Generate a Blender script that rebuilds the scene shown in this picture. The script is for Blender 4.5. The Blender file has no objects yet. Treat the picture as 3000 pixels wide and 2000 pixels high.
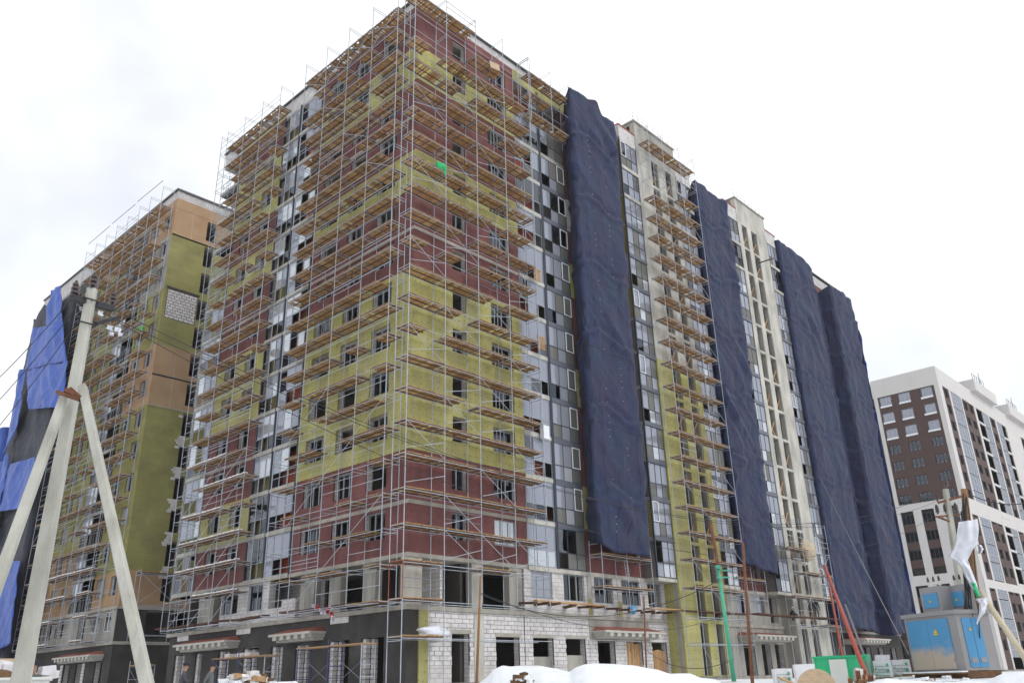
import bpy, bmesh, math, random
from mathutils import Vector, Matrix, noise
random.seed(7)
sc = bpy.context.scene
COL = sc.collection
rad = math.radians

# ------------------------------------------------------------------ camera
CR = ((0.6884963167571116, -0.7247677358007233, -0.02616392467087194),
      (0.2582168284998586, 0.2786871106769216, -0.9250176018984847),
      (0.6777144614742734, 0.6301152461929813, 0.3790222753662288))
CF = 2453.08
CP = Vector((-30.8974, -37.2085, -0.2))
cam_d = bpy.data.cameras.new('camera')
cam = bpy.data.objects.new('camera', cam_d)
COL.objects.link(cam)
cam_d.sensor_fit = 'HORIZONTAL'
cam_d.sensor_width = 36.0
cam_d.lens = CF / 3000.0 * 36.0
cam_d.clip_start = 0.1
cam_d.clip_end = 6000.0
cam.matrix_world = Matrix((
    (CR[0][0], -CR[1][0], -CR[2][0], CP.x),
    (CR[0][1], -CR[1][1], -CR[2][1], CP.y),
    (CR[0][2], -CR[1][2], -CR[2][2], CP.z),
    (0, 0, 0, 1)))
sc.camera = cam

# ------------------------------------------------------------------ world, sun, exposure
world = bpy.data.worlds.new('World')
sc.world = world
world.use_nodes = True
nt = world.node_tree
nt.nodes.clear()
w_out = nt.nodes.new('ShaderNodeOutputWorld')
w_bg = nt.nodes.new('ShaderNodeBackground')
sky = nt.nodes.new('ShaderNodeTexSky')
sky.sky_type = 'NISHITA'
sky.sun_disc = False
SUN_EL, SUN_AZ = rad(42), rad(165)
sky.sun_elevation = SUN_EL
sky.sun_rotation = SUN_AZ
sky.air_density = 1.0
sky.dust_density = 1.0
w_bg.inputs['Strength'].default_value = 0.1
# a closed deck of high cloud over the clear sky, thinner in places
tc = nt.nodes.new('ShaderNodeTexCoord')
ns = nt.nodes.new('ShaderNodeTexNoise')
ns.inputs['Scale'].default_value = 1.6
ns.inputs['Detail'].default_value = 5.0
ns.inputs['Roughness'].default_value = 0.55
rm = nt.nodes.new('ShaderNodeMapRange')
rm.inputs['From Min'].default_value = 0.36
rm.inputs['From Max'].default_value = 0.56
rm.inputs['To Min'].default_value = 0.60
rm.inputs['To Max'].default_value = 0.99
mx = nt.nodes.new('ShaderNodeMix')
mx.data_type = 'RGBA'
mx.inputs['B'].default_value = (9.3, 9.4, 9.6, 1)
mpw = nt.nodes.new('ShaderNodeMapping'); mpw.inputs['Location'].default_value = (2.1, 1.7, 0.9)
nt.links.new(tc.outputs['Generated'], mpw.inputs['Vector']); nt.links.new(mpw.outputs['Vector'], ns.inputs['Vector'])
nt.links.new(ns.outputs['Fac'], rm.inputs['Value'])
nt.links.new(rm.outputs['Result'], mx.inputs['Factor'])
nt.links.new(sky.outputs['Color'], mx.inputs['A'])
nt.links.new(mx.outputs['Result'], w_bg.inputs['Color'])
nt.links.new(w_bg.outputs['Background'], w_out.inputs['Surface'])
sun_d = bpy.data.lights.new('sun', 'SUN')
sun = bpy.data.objects.new('sun', sun_d)
COL.objects.link(sun)
sun_d.energy = 0.8
sun_d.angle = rad(25)
sun_d.color = (1.0, 0.97, 0.92)
sdir = Vector((math.sin(SUN_AZ) * math.cos(SUN_EL), math.cos(SUN_AZ) * math.cos(SUN_EL), math.sin(SUN_EL)))
sun.rotation_euler = sdir.to_track_quat('Z', 'Y').to_euler()
sun.location = (0, -60, 80)
sc.view_settings.view_transform = 'Standard'
sc.view_settings.look = 'None'
sc.view_settings.exposure = 0.47
sc.view_settings.gamma = 1.0
sc.view_settings.use_curve_mapping = False
sc.cycles.max_bounces = 6
sc.cycles.diffuse_bounces = 3
sc.cycles.transparent_max_bounces = 8

# ------------------------------------------------------------------ pixel helpers (3000 x 2000 photograph)
def pray(px, py):
    a = (px - 1500.0, py - 1000.0, CF)
    return Vector([CR[0][i] * a[0] + CR[1][i] * a[1] + CR[2][i] * a[2] for i in range(3)])
def at(px, py, dist):
    w = pray(px, py)
    return CP + w * (dist / math.hypot(w.x, w.y))
def on_y(px, py, c):
    w = pray(px, py); return CP + w * ((c - CP.y) / w.y)
def on_x(px, py, c):
    w = pray(px, py); return CP + w * ((c - CP.x) / w.x)

# ------------------------------------------------------------------ materials
MAT = {}
def mat(name, col, rough=0.8, spec=0.3, metal=0.0, var=0.0, vscale=3.0, col2=None, c2scale=1.0, c2lo=0.45, c2hi=0.65,
        bump=0.0, bscale=20.0, island=None, detail=4.0, sheen=0.0, stretch=None):
    m = bpy.data.materials.new(name); m.use_nodes = True
    n = m.node_tree.nodes; l = m.node_tree.links
    b = n['Principled BSDF']
    b.inputs['Roughness'].default_value = rough
    b.inputs['Specular IOR Level'].default_value = spec
    b.inputs['Metallic'].default_value = metal
    if sheen: b.inputs['Sheen Weight'].default_value = sheen
    g = n.new('ShaderNodeNewGeometry')
    pos = g.outputs['Position']
    if stretch:
        mp = n.new('ShaderNodeMapping'); mp.inputs['Scale'].default_value = stretch
        l.new(pos, mp.inputs['Vector']); pos = mp.outputs['Vector']
    rgb = n.new('ShaderNodeRGB'); rgb.outputs[0].default_value = (*col, 1)
    cur = rgb.outputs[0]
    def mixin(fac_sock, other, mode='MIX'):
        nonlocal cur
        x = n.new('ShaderNodeMix'); x.data_type = 'RGBA'; x.blend_type = mode
        l.new(fac_sock, x.inputs['Factor']); l.new(cur, x.inputs['A'])
        if isinstance(other, tuple): x.inputs['B'].default_value = (*other, 1)
        else: l.new(other, x.inputs['B'])
        cur = x.outputs['Result']
    if island:
        cr = n.new('ShaderNodeValToRGB')
        el = cr.color_ramp.elements
        el[0].position = 0; el[0].color = (*island[0], 1)
        el[1].position = 1; el[1].color = (*island[-1], 1)
        for i, c in enumerate(island[1:-1]):
            e = el.new((i + 1) / (len(island) - 1)); e.color = (*c, 1)
        oi = n.new('ShaderNodeObjectInfo')
        ad = n.new('ShaderNodeMath'); ad.operation = 'ADD'
        l.new(g.outputs['Random Per Island'], ad.inputs[0]); l.new(oi.outputs['Random'], ad.inputs[1])
        fr = n.new('ShaderNodeMath'); fr.operation = 'FRACT'; l.new(ad.outputs[0], fr.inputs[0])
        l.new(fr.outputs[0], cr.inputs['Fac'])
        cur = cr.outputs['Color']
    if col2:
        t = n.new('ShaderNodeTexNoise'); t.inputs['Scale'].default_value = c2scale; t.inputs['Detail'].default_value = detail
        l.new(pos, t.inputs['Vector'])
        r = n.new('ShaderNodeMapRange'); r.inputs['From Min'].default_value = c2lo; r.inputs['From Max'].default_value = c2hi
        l.new(t.outputs['Fac'], r.inputs['Value'])
        mixin(r.outputs['Result'], col2)
    if var:
        t = n.new('ShaderNodeTexNoise'); t.inputs['Scale'].default_value = vscale; t.inputs['Detail'].default_value = 6
        l.new(pos, t.inputs['Vector'])
        r = n.new('ShaderNodeMapRange'); r.inputs['From Min'].default_value = 0.25; r.inputs['From Max'].default_value = 0.75
        r.inputs['To Min'].default_value = 1 - var; r.inputs['To Max'].default_value = 1 + var
        l.new(t.outputs['Fac'], r.inputs['Value'])
        x = n.new('ShaderNodeVectorMath'); x.operation = 'SCALE'
        l.new(cur, x.inputs[0]); l.new(r.outputs['Result'], x.inputs['Scale']); cur = x.outputs['Vector']
    l.new(cur, b.inputs['Base Color'])
    if bump:
        t = n.new('ShaderNodeTexNoise'); t.inputs['Scale'].default_value = bscale; t.inputs['Detail'].default_value = 5
        l.new(pos, t.inputs['Vector'])
        bp = n.new('ShaderNodeBump'); bp.inputs['Strength'].default_value = bump; bp.inputs['Distance'].default_value = 0.05
        l.new(t.outputs['Fac'], bp.inputs['Height']); l.new(bp.outputs['Normal'], b.inputs['Normal'])
    MAT[name] = m
    m['cur'] = 0
    return m, n, l, b, g, cur

def wall_uv(n, l, g):
    s = n.new('ShaderNodeSeparateXYZ'); l.new(g.outputs['Position'], s.inputs[0])
    a = n.new('ShaderNodeMath'); a.operation = 'ADD'; l.new(s.outputs['X'], a.inputs[0]); l.new(s.outputs['Y'], a.inputs[1])
    c = n.new('ShaderNodeCombineXYZ'); l.new(a.outputs[0], c.inputs['X']); l.new(s.outputs['Z'], c.inputs['Y'])
    return c.outputs[0]
def brickify(args, bw, bh, mortar, mcol, fac=1.0, tint=0.0, smooth=0.1, bstr=0.3):
    m, n, l, b, g, cur = args
    uv = wall_uv(n, l, g)
    t = n.new('ShaderNodeTexBrick')
    t.inputs['Scale'].default_value = 1.0
    t.inputs['Brick Width'].default_value = bw; t.inputs['Row Height'].default_value = bh
    t.inputs['Mortar Size'].default_value = mortar; t.inputs['Mortar Smooth'].default_value = smooth
    t.inputs['Color1'].default_value = (1 - tint,) * 3 + (1,); t.inputs['Color2'].default_value = (1 + tint,) * 3 + (1,)
    t.inputs['Bias'].default_value = 0
    l.new(uv, t.inputs['Vector'])
    x = n.new('ShaderNodeMix'); x.data_type = 'RGBA'; x.blend_type = 'MULTIPLY'; x.inputs['Factor'].default_value = 1
    t.inputs['Mortar'].default_value = (1, 1, 1, 1)
    l.new(cur, x.inputs['A']); l.new(t.outputs['Color'], x.inputs['B'])
    y = n.new('ShaderNodeMix'); y.data_type = 'RGBA'
    f = n.new('ShaderNodeMath'); f.operation = 'MULTIPLY'; f.inputs[1].default_value = fac
    l.new(t.outputs['Fac'], f.inputs[0]); l.new(f.outputs[0], y.inputs['Factor'])
    l.new(x.outputs['Result'], y.inputs['A']); y.inputs['B'].default_value = (*mcol, 1)
    l.new(y.outputs['Result'], b.inputs['Base Color'])
    if bstr:
        bp = n.new('ShaderNodeBump'); bp.inputs['Strength'].default_value = bstr; bp.inputs['Distance'].default_value = 0.02; bp.invert = True
        l.new(t.outputs['Fac'], bp.inputs['Height']); l.new(bp.outputs['Normal'], b.inputs['Normal'])

brickify(mat('red_brick', (0.165, 0.059, 0.056), 0.85, var=0.28, vscale=1.0, col2=(0.19, 0.085, 0.08), c2scale=0.7, c2lo=0.48, c2hi=0.8, stretch=(1, 1, .4)),
         0.26, 0.077, 0.008, (0.15, 0.085, 0.085), 0.8, 0.12)
brickify(mat('insulation', (0.385, 0.365, 0.145), 0.95, spec=0.05, var=0.16, vscale=0.8, col2=(0.355, 0.335, 0.18), c2scale=0.7, bump=0.1, stretch=(1, 1, .45)),
         1.2, 0.6, 0.012, (0.22, 0.19, 0.07), 0.55, 0.06, bstr=0.1)
def dowels(name, m_dot, size=0.055, fac=0.6):      # round fixing anchors of the insulation boards
    m = MAT[name]; n = m.node_tree.nodes; l = m.node_tree.links; b = n['Principled BSDF']
    g = n.new('ShaderNodeNewGeometry'); uv = wall_uv(n, l, g)
    v = n.new('ShaderNodeTexVoronoi'); v.voronoi_dimensions = '2D'; v.inputs['Scale'].default_value = 1.9; v.inputs['Randomness'].default_value = 0.45; l.new(uv, v.inputs['Vector'])
    r = n.new('ShaderNodeMapRange'); r.inputs['From Min'].default_value = size * 1.9 * 1.25; r.inputs['From Max'].default_value = size * 1.9 * .8; r.inputs['To Max'].default_value = fac; l.new(v.outputs['Distance'], r.inputs['Value'])
    src = b.inputs['Base Color'].links[0].from_socket
    x = n.new('ShaderNodeMix'); x.data_type = 'RGBA'; l.new(r.outputs['Result'], x.inputs['Factor']); l.new(src, x.inputs['A']); x.inputs['B'].default_value = (*m_dot, 1); l.new(x.outputs['Result'], b.inputs['Base Color'])
dowels('insulation', (0.17, 0.14, 0.06))
brickify(mat('olive_board', (0.275, 0.260, 0.105), 0.95, spec=0.05, var=0.16, vscale=0.5, col2=(0.235, 0.222, 0.10), c2scale=0.45, bump=0.1),
         1.2, 0.6, 0.008, (0.10, 0.09, 0.03), 0.35, 0.06, bstr=0.1)
brickify(mat('tan_board', (0.385, 0.262, 0.160), 0.9, spec=0.1, var=0.07, vscale=0.6, col2=(0.35, 0.225, 0.13), c2scale=0.5),
         1.6, 0.6, 0.004, (0.46, 0.31, 0.19), 0.35, 0.03, bstr=0.0)
mat('aac', (0.62, 0.60, 0.60), 0.95, spec=0.1, var=0.08, vscale=2.0, col2=(0.50, 0.48, 0.47), c2scale=1.3, bump=0.15, bscale=12)
brickify(mat('aac_far', (0.57, 0.55, 0.54), 0.95, spec=0.1, var=0.08, vscale=2.0, col2=(0.48, 0.46, 0.45), c2scale=1.3),
         0.62, 0.25, 0.012, (0.22, 0.2, 0.2), 0.8, 0.06, bstr=0.4)
mat('joint', (0.11, 0.09, 0.085), 0.95, var=0.3, vscale=5)
mat('concrete', (0.34, 0.325, 0.29), 0.9, var=0.18, vscale=1.3, col2=(0.24, 0.23, 0.21), c2scale=0.7, bump=0.2, stretch=(1, 1, 0.35))
mat('concrete_pale', (0.47, 0.455, 0.405), 0.9, var=0.2, vscale=1.2, col2=(0.33, 0.32, 0.29), c2scale=0.9, bump=0.15, stretch=(1, 1, 0.35))
mat('slab', (0.36, 0.34, 0.30), 0.9, var=0.2, vscale=1.6)
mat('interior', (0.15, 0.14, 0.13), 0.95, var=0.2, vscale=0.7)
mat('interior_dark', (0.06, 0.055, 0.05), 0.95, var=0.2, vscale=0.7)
mat('plaster_dark', (0.052, 0.048, 0.046), 0.9, var=0.25, vscale=0.8, col2=(0.062, 0.058, 0.056), c2scale=0.4)
mat('loggia_red', (0.30, 0.075, 0.038), 0.85, var=0.2, vscale=0.8)
mat('loggia_olive', (0.25, 0.215, 0.065), 0.9, var=0.2, vscale=0.8)
mat('frame_dark', (0.035, 0.042, 0.06), 0.5, spec=0.4)
mat('frame_grey', (0.30, 0.33, 0.37), 0.5, spec=0.4)
mat('frame_white', (0.70, 0.72, 0.74), 0.5, spec=0.4)
mat('spandrel', (0.085, 0.095, 0.12), 0.45, spec=0.5, var=0.15, vscale=0.7)
mat('tube', (0.36, 0.39, 0.44), 0.5, spec=0.5, var=0.2, vscale=2)
mat('tube_dark', (0.15, 0.16, 0.19), 0.6, spec=0.3)
mat('tube_red', (0.28, 0.07, 0.05), 0.7, var=0.3, vscale=3)
mat('tube_blue', (0.05, 0.06, 0.20), 0.6)
mat('deck_wood', (0.3, 0.2, 0.1), 0.85, spec=0.15, island=[(0.48, 0.30, 0.14), (0.36, 0.205, 0.088), (0.56, 0.37, 0.19), (0.25, 0.15, 0.072), (0.45, 0.265, 0.12)], var=0.25, vscale=6, stretch=(2, 2, 2))
mat('joist', (0.11, 0.07, 0.045), 0.9, var=0.3, vscale=4)
mat('plank', (0.42, 0.25, 0.12), 0.85, island=[(0.46, 0.28, 0.13), (0.34, 0.20, 0.10), (0.50, 0.33, 0.18)], var=0.2, vscale=5)
mat('plank_dark', (0.09, 0.045, 0.03), 0.9, var=0.3, vscale=4)
mat('snow', (0.74, 0.77, 0.80), 0.7, spec=0.2, var=0.07, vscale=3, col2=(0.60, 0.60, 0.60), c2scale=1.1, c2lo=0.55, c2hi=0.8, bump=0.5, bscale=5)
mat('snow_ground', (0.74, 0.76, 0.78), 0.75, var=0.06, vscale=1, col2=(0.30, 0.25, 0.20), c2scale=0.25, c2lo=0.56, c2hi=0.72, bump=0.4, bscale=2)
mat('soil', (0.13, 0.075, 0.04), 0.95, var=0.4, vscale=5, bump=0.5)
mat('coping', (0.10, 0.11, 0.11), 0.5, metal=0.3)
mat('tile_red', (0.30, 0.10, 0.07), 0.8, var=0.25, vscale=4)
mat('cornice', (0.44, 0.42, 0.38), 0.85, var=0.08, vscale=2)
mat('pole_concrete', (0.43, 0.43, 0.385), 0.9, var=0.16, vscale=3.5, col2=(0.33, 0.325, 0.28), c2scale=2.2, c2lo=.45, c2hi=.7, bump=0.5, bscale=22, stretch=(1, 1, 0.35))
mat('rust', (0.16, 0.07, 0.04), 0.85, var=0.4, vscale=6)
mat('pipe_red', (0.33, 0.075, 0.055), 0.6, var=0.2, vscale=3)
mat('pole_green', (0.075, 0.36, 0.25), 0.6, var=0.15, vscale=4, col2=(0.05, 0.22, 0.16), c2scale=2.5, c2lo=0.6, c2hi=0.75)
mat('timber', (0.24, 0.13, 0.06), 0.85, var=0.3, vscale=5, stretch=(4, 4, 0.6))
mat('timber_pale', (0.50, 0.44, 0.32), 0.85, var=0.15, vscale=5, stretch=(4, 4, 0.6))
mat('insulator', (0.05, 0.03, 0.03), 0.25, spec=0.6)
mat('porcelain', (0.62, 0.60, 0.56), 0.25, spec=0.6)
mat('cable', (0.035, 0.035, 0.04), 0.7)
mat('wire_grey', (0.16, 0.16, 0.17), 0.6)
mat('box_grey', (0.26, 0.255, 0.26), 0.55, var=0.08, vscale=1.5)
mat('yellow_sign', (0.72, 0.50, 0.02), 0.6)
mat('black', (0.02, 0.02, 0.02), 0.7)
mat('wrap_white', (0.72, 0.73, 0.76), 0.35, spec=0.5, var=0.06, vscale=4, bump=0.25, bscale=6)
mat('film', (0.66, 0.68, 0.74), 0.3, spec=0.5, bump=0.3, bscale=8)
mat('green_sheet', (0.025, 0.42, 0.19), 0.5, spec=0.4, var=0.15, vscale=2.5)
mat('print_green', (0.10, 0.22, 0.17), 0.6)
mat('board_grey', (0.58, 0.60, 0.57), 0.7, var=0.03, vscale=2)
mat('reel_wood', (0.48, 0.36, 0.24), 0.85, var=0.15, vscale=5, stretch=(1, 1, 4))
mat('cabinet', (0.36, 0.36, 0.33), 0.5, var=0.1, vscale=4)
mat('cladding_white', (0.56, 0.54, 0.52), 0.7, var=0.04, vscale=0.5)
mat('cladding_brown', (0.080, 0.050, 0.043), 0.75, var=0.06, vscale=0.5)
mat('tape_red', (0.50, 0.05, 0.06), 0.5)
mat('skin', (0.42, 0.24, 0.17), 0.6)
mat('cloth_navy', (0.022, 0.024, 0.04), 0.9, var=0.3, vscale=12)
mat('cloth_grey', (0.10, 0.105, 0.12), 0.9, var=0.45, vscale=18)
mat('cloth_camo', (0.14, 0.15, 0.15), 0.9, col2=(0.05, 0.055, 0.06), c2scale=9, c2lo=0.45, c2hi=0.55)
mat('cloth_green', (0.03, 0.40, 0.14), 0.8)
mat('white_bag', (0.66, 0.65, 0.68), 0.7, var=0.12, vscale=6, bump=0.3, bscale=8)
mat('canvas', (0.46, 0.39, 0.28), 0.9, var=0.2, vscale=6, bump=0.4, bscale=14)

# tarpaulins: coloured cloth with hue drift
def cloth(name, c1, c2, c3, rough=0.75, spec=0.25, seams=False):
    a = mat(name, c1, rough, spec, col2=c2, c2scale=0.45, c2lo=0.4, c2hi=0.62, sheen=0.05)
    m, n, l, b, g, cur = a
    t = n.new('ShaderNodeTexNoise'); t.inputs['Scale'].default_value = 0.9; t.inputs['Detail'].default_value = 3
    l.new(g.outputs['Position'], t.inputs['Vector'])
    r = n.new('ShaderNodeMapRange'); r.inputs['From Min'].default_value = 0.5; r.inputs['From Max'].default_value = 0.75
    l.new(t.outputs['Fac'], r.inputs['Value'])
    x = n.new('ShaderNodeMix'); x.data_type = 'RGBA'; l.new(r.outputs['Result'], x.inputs['Factor']); l.new(cur, x.inputs['A'])
    x.inputs['B'].default_value = (*c3, 1); l.new(x.outputs['Result'], b.inputs['Base Color'])
    if seams:      # stitched seams of the net widths and their overlaps
        uv = wall_uv(n, l, g); bt = n.new('ShaderNodeTexBrick'); bt.offset = 0.0
        wv = n.new('ShaderNodeTexNoise'); wv.inputs['Scale'].default_value = 0.25; l.new(g.outputs['Position'], wv.inputs['Vector'])
        sc_ = n.new('ShaderNodeVectorMath'); sc_.operation = 'SCALE'; sc_.inputs['Scale'].default_value = 0.9; l.new(wv.outputs['Color'], sc_.inputs[0])
        ad = n.new('ShaderNodeVectorMath'); ad.operation = 'ADD'; l.new(uv, ad.inputs[0]); l.new(sc_.outputs[0], ad.inputs[1]); l.new(ad.outputs[0], bt.inputs['Vector'])
        bt.inputs['Scale'].default_value = 1.0; bt.inputs['Brick Width'].default_value = 1.02; bt.inputs['Row Height'].default_value = 5.9; bt.inputs['Mortar Size'].default_value = 0.06; bt.inputs['Mortar Smooth'].default_value = 0.5
        k_ = n.new('ShaderNodeMath'); k_.operation = 'MULTIPLY'; k_.inputs[1].default_value = 0.75; l.new(bt.outputs['Fac'], k_.inputs[0])
        y = n.new('ShaderNodeMix'); y.data_type = 'RGBA'; l.new(k_.outputs[0], y.inputs['Factor']); l.new(x.outputs['Result'], y.inputs['A']); y.inputs['B'].default_value = (0.008, 0.009, 0.02, 1); l.new(y.outputs['Result'], b.inputs['Base Color'])
    t2 = n.new('ShaderNodeTexNoise'); t2.inputs['Scale'].default_value = 1.6; t2.inputs['Detail'].default_value = 6
    l.new(g.outputs['Position'], t2.inputs['Vector'])
    bp = n.new('ShaderNodeBump'); bp.inputs['Strength'].default_value = 0.45; bp.inputs['Distance'].default_value = 0.25
    l.new(t2.outputs['Fac'], bp.inputs['Height']); l.new(bp.outputs['Normal'], b.inputs['Normal'])
cloth('net_navy', (0.016, 0.026, 0.070), (0.027, 0.026, 0.066), (0.019, 0.041, 0.075), seams=True)
cloth('sheet_blue', (0.035, 0.095, 0.40), (0.03, 0.075, 0.33), (0.06, 0.13, 0.45), 0.5, 0.3)
cloth('sheet_black', (0.028, 0.030, 0.045), (0.04, 0.042, 0.055), (0.03, 0.035, 0.06), 0.7, 0.3)
cloth('edge_blue', (0.05, 0.13, 0.55), (0.05, 0.11, 0.5), (0.07, 0.16, 0.6), 0.5, 0.4)

def glassmat(name, tint, refl, rough, tcol, film=0.0):
    m = bpy.data.materials.new(name); m.use_nodes = True
    n = m.node_tree.nodes; l = m.node_tree.links
    n.remove(n['Principled BSDF']); out = n['Material Output']
    gl = n.new('ShaderNodeBsdfGlossy'); gl.inputs['Color'].default_value = (*tint, 1); gl.inputs['Roughness'].default_value = rough
    tr = n.new('ShaderNodeBsdfTransparent'); tr.inputs['Color'].default_value = (*tcol, 1)
    fr = n.new('ShaderNodeFresnel'); fr.inputs['IOR'].default_value = 1.5
    ad = n.new('ShaderNodeMath'); ad.operation = 'ADD'; ad.use_clamp = True; ad.inputs[1].default_value = refl
    l.new(fr.outputs[0], ad.inputs[0])
    g = n.new('ShaderNodeNewGeometry'); t = n.new('ShaderNodeTexNoise'); t.inputs['Scale'].default_value = 0.8
    l.new(g.outputs['Position'], t.inputs['Vector'])
    bp = n.new('ShaderNodeBump'); bp.inputs['Strength'].default_value = 0.05; bp.inputs['Distance'].default_value = 0.1
    l.new(t.outputs['Fac'], bp.inputs['Height']); l.new(bp.outputs['Normal'], gl.inputs['Normal'])
    if film:
        df = n.new('ShaderNodeBsdfDiffuse'); df.inputs['Color'].default_value = (*tint, 1); m2 = n.new('ShaderNodeMixShader'); m2.inputs['Fac'].default_value = film
        l.new(gl.outputs[0], m2.inputs[1]); l.new(df.outputs[0], m2.inputs[2]); gl = m2
    ms = n.new('ShaderNodeMixShader'); l.new(ad.outputs[0], ms.inputs['Fac']); l.new(tr.outputs[0], ms.inputs[1]); l.new(gl.outputs[0], ms.inputs[2])
    l.new(ms.outputs[0], out.inputs['Surface'])
    MAT[name] = m
glassmat('pane_mirror', (0.38, 0.40, 0.46), 0.74, 0.06, (0.55, 0.58, 0.6), 0.6)
glassmat('pane_grey', (0.25, 0.25, 0.23), 0.6, 0.06, (0.4, 0.4, 0.38), 0.75)
glassmat('pane_bay', (0.5, 0.53, 0.6), 0.35, 0.05, (0.12, 0.13, 0.16), 0.3)
glassmat('pane_clear', (0.6, 0.62, 0.65), 0.16, 0.04, (0.72, 0.76, 0.76))
glassmat('pane_dark', (0.7, 0.75, 0.85), 0.05, 0.04, (0.25, 0.27, 0.33))
glassmat('pane_pale', (0.62, 0.65, 0.69), 0.75, 0.08, (0.5, 0.5, 0.5), 0.5)
a = mat('door_blue', (0.065, 0.25, 0.46), 0.45, spec=0.4, var=0.06, vscale=2)
m_, n_, l_, b_, g_, cur_ = a      # rust and lime bloom with an uneven upper edge on the lower door leaves
sx = n_.new('ShaderNodeSeparateXYZ'); l_.new(g_.outputs['Position'], sx.inputs[0])
t_ = n_.new('ShaderNodeTexNoise'); t_.inputs['Scale'].default_value = 3.0; l_.new(g_.outputs['Position'], t_.inputs['Vector'])
ma = n_.new('ShaderNodeMath'); ma.operation = 'MULTIPLY_ADD'; ma.inputs[1].default_value = 1.0
l_.new(t_.outputs['Fac'], ma.inputs[0]); l_.new(sx.outputs['Z'], ma.inputs[2])
r_ = n_.new('ShaderNodeMapRange'); r_.inputs['From Min'].default_value = 1.35; r_.inputs['From Max'].default_value = 0.85
r_.inputs['To Max'].default_value = 0.85
l_.new(ma.outputs[0], r_.inputs['Value'])
x_ = n_.new('ShaderNodeMix'); x_.data_type = 'RGBA'; l_.new(r_.outputs['Result'], x_.inputs['Factor']); l_.new(cur_, x_.inputs['A'])
x_.inputs['B'].default_value = (0.46, 0.35, 0.24, 1); l_.new(x_.outputs['Result'], b_.inputs['Base Color'])
mat('door_blue_small', (0.065, 0.25, 0.46), 0.45, spec=0.4, var=0.05, vscale=2)

# ------------------------------------------------------------------ mesh building
class MB:
    def __init__(s): s.v = []; s.f = []; s.m = []
    def box(s, x0, y0, z0, x1, y1, z1, mi=0):
        x0, x1 = min(x0, x1), max(x0, x1); y0, y1 = min(y0, y1), max(y0, y1); z0, z1 = min(z0, z1), max(z0, z1)
        b = len(s.v)
        s.v += [(x0, y0, z0), (x1, y0, z0), (x1, y1, z0), (x0, y1, z0), (x0, y0, z1), (x1, y0, z1), (x1, y1, z1), (x0, y1, z1)]
        for q in ((0, 3, 2, 1), (4, 5, 6, 7), (0, 1, 5, 4), (1, 2, 6, 5), (2, 3, 7, 6), (3, 0, 4, 7)):
            s.f.append(tuple(b + i for i in q)); s.m.append(mi)
    def tube(s, p, q, r, n=6, mi=0, r2=None, caps=True):
        p = Vector(p); q = Vector(q); d = q - p
        if d.length < 1e-6: return
        d.normalize(); u = d.cross(Vector((0, 0, 1)))
        if u.length < 1e-3: u = d.cross(Vector((1, 0, 0)))
        u.normalize(); w = d.cross(u); b = len(s.v); r2 = r if r2 is None else r2
        for c, rr in ((p, r), (q, r2)):
            for i in range(n):
                a = 2 * math.pi * i / n
                s.v.append(tuple(c + u * math.cos(a) * rr + w * math.sin(a) * rr))
        for i in range(n):
            j = (i + 1) % n
            s.f.append((b + i, b + j, b + n + j, b + n + i)); s.m.append(mi)
        if caps:
            s.f.append(tuple(b + i for i in reversed(range(n)))); s.m.append(mi)
            s.f.append(tuple(b + n + i for i in range(n))); s.m.append(mi)
    def path(s, pts, r, n=5, mi=0):
        for a, b in zip(pts[:-1], pts[1:]): s.tube(a, b, r, n, mi)
    def grid(s, fn, nu, nv, mi=0, flip=False):
        b = len(s.v)
        for j in range(nv + 1):
            for i in range(nu + 1): s.v.append(tuple(fn(i / nu, j / nv)))
        for j in range(nv):
            for i in range(nu):
                q = (b + j * (nu + 1) + i, b + j * (nu + 1) + i + 1, b + (j + 1) * (nu + 1) + i + 1, b + (j + 1) * (nu + 1) + i)
                s.f.append(q[::-1] if flip else q); s.m.append(mi)
    def hull(s, pts, faces, mi=0):
        b = len(s.v); s.v += [tuple(p) for p in pts]
        for f in faces: s.f.append(tuple(b + i for i in f)); s.m.append(mi)
    def beam(s, p, q, w, h, mi=0):       # rectangular bar from p to q
        p = Vector(p); q = Vector(q); d = (q - p).normalized(); u = d.cross(Vector((0, 0, 1)))
        if u.length < 1e-3: u = Vector((1, 0, 0))
        u.normalize(); n = u.cross(d); b = len(s.v)
        for c in (p, q):
            for a, e in ((-1, -1), (1, -1), (1, 1), (-1, 1)): s.v.append(tuple(c + u * a * w / 2 + n * e * h / 2))
        for f in ((0, 1, 2, 3), (7, 6, 5, 4), (0, 4, 5, 1), (1, 5, 6, 2), (2, 6, 7, 3), (3, 7, 4, 0)):
            s.f.append(tuple(b + i for i in f)); s.m.append(mi)
    def mesh(s, name, mats, smooth=False):
        me = bpy.data.meshes.new(name); me.from_pydata(s.v, [], s.f)
        for mm in mats: me.materials.append(MAT[mm])
        if len(mats) > 1: me.polygons.foreach_set('material_index', s.m)
        if smooth: me.polygons.foreach_set('use_smooth', [True] * len(s.f))
        me.update(); return me
WL = {}
def link(name, me, parent=None, loc=(0, 0, 0), rot=None):
    o = bpy.data.objects.new(name, me); COL.objects.link(o)
    loc = Vector(loc); WL[o.name] = loc
    if parent is not None:
        o.parent = parent; o.location = loc - WL[parent.name]
    else: o.location = loc
    if rot is not None: o.rotation_euler = rot
    return o
def emp(name, label, cat, loc=(0, 0, 0), group=None):
    o = link(name, None, None, loc); o.empty_display_size = 0.5
    return tag(o, label, cat, group)
def tag(o, label=None, cat=None, group=None, kind=None):
    if label: o['label'] = label
    if cat: o['category'] = cat
    if group: o['group'] = group
    if kind: o['kind'] = kind
    return o

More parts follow.
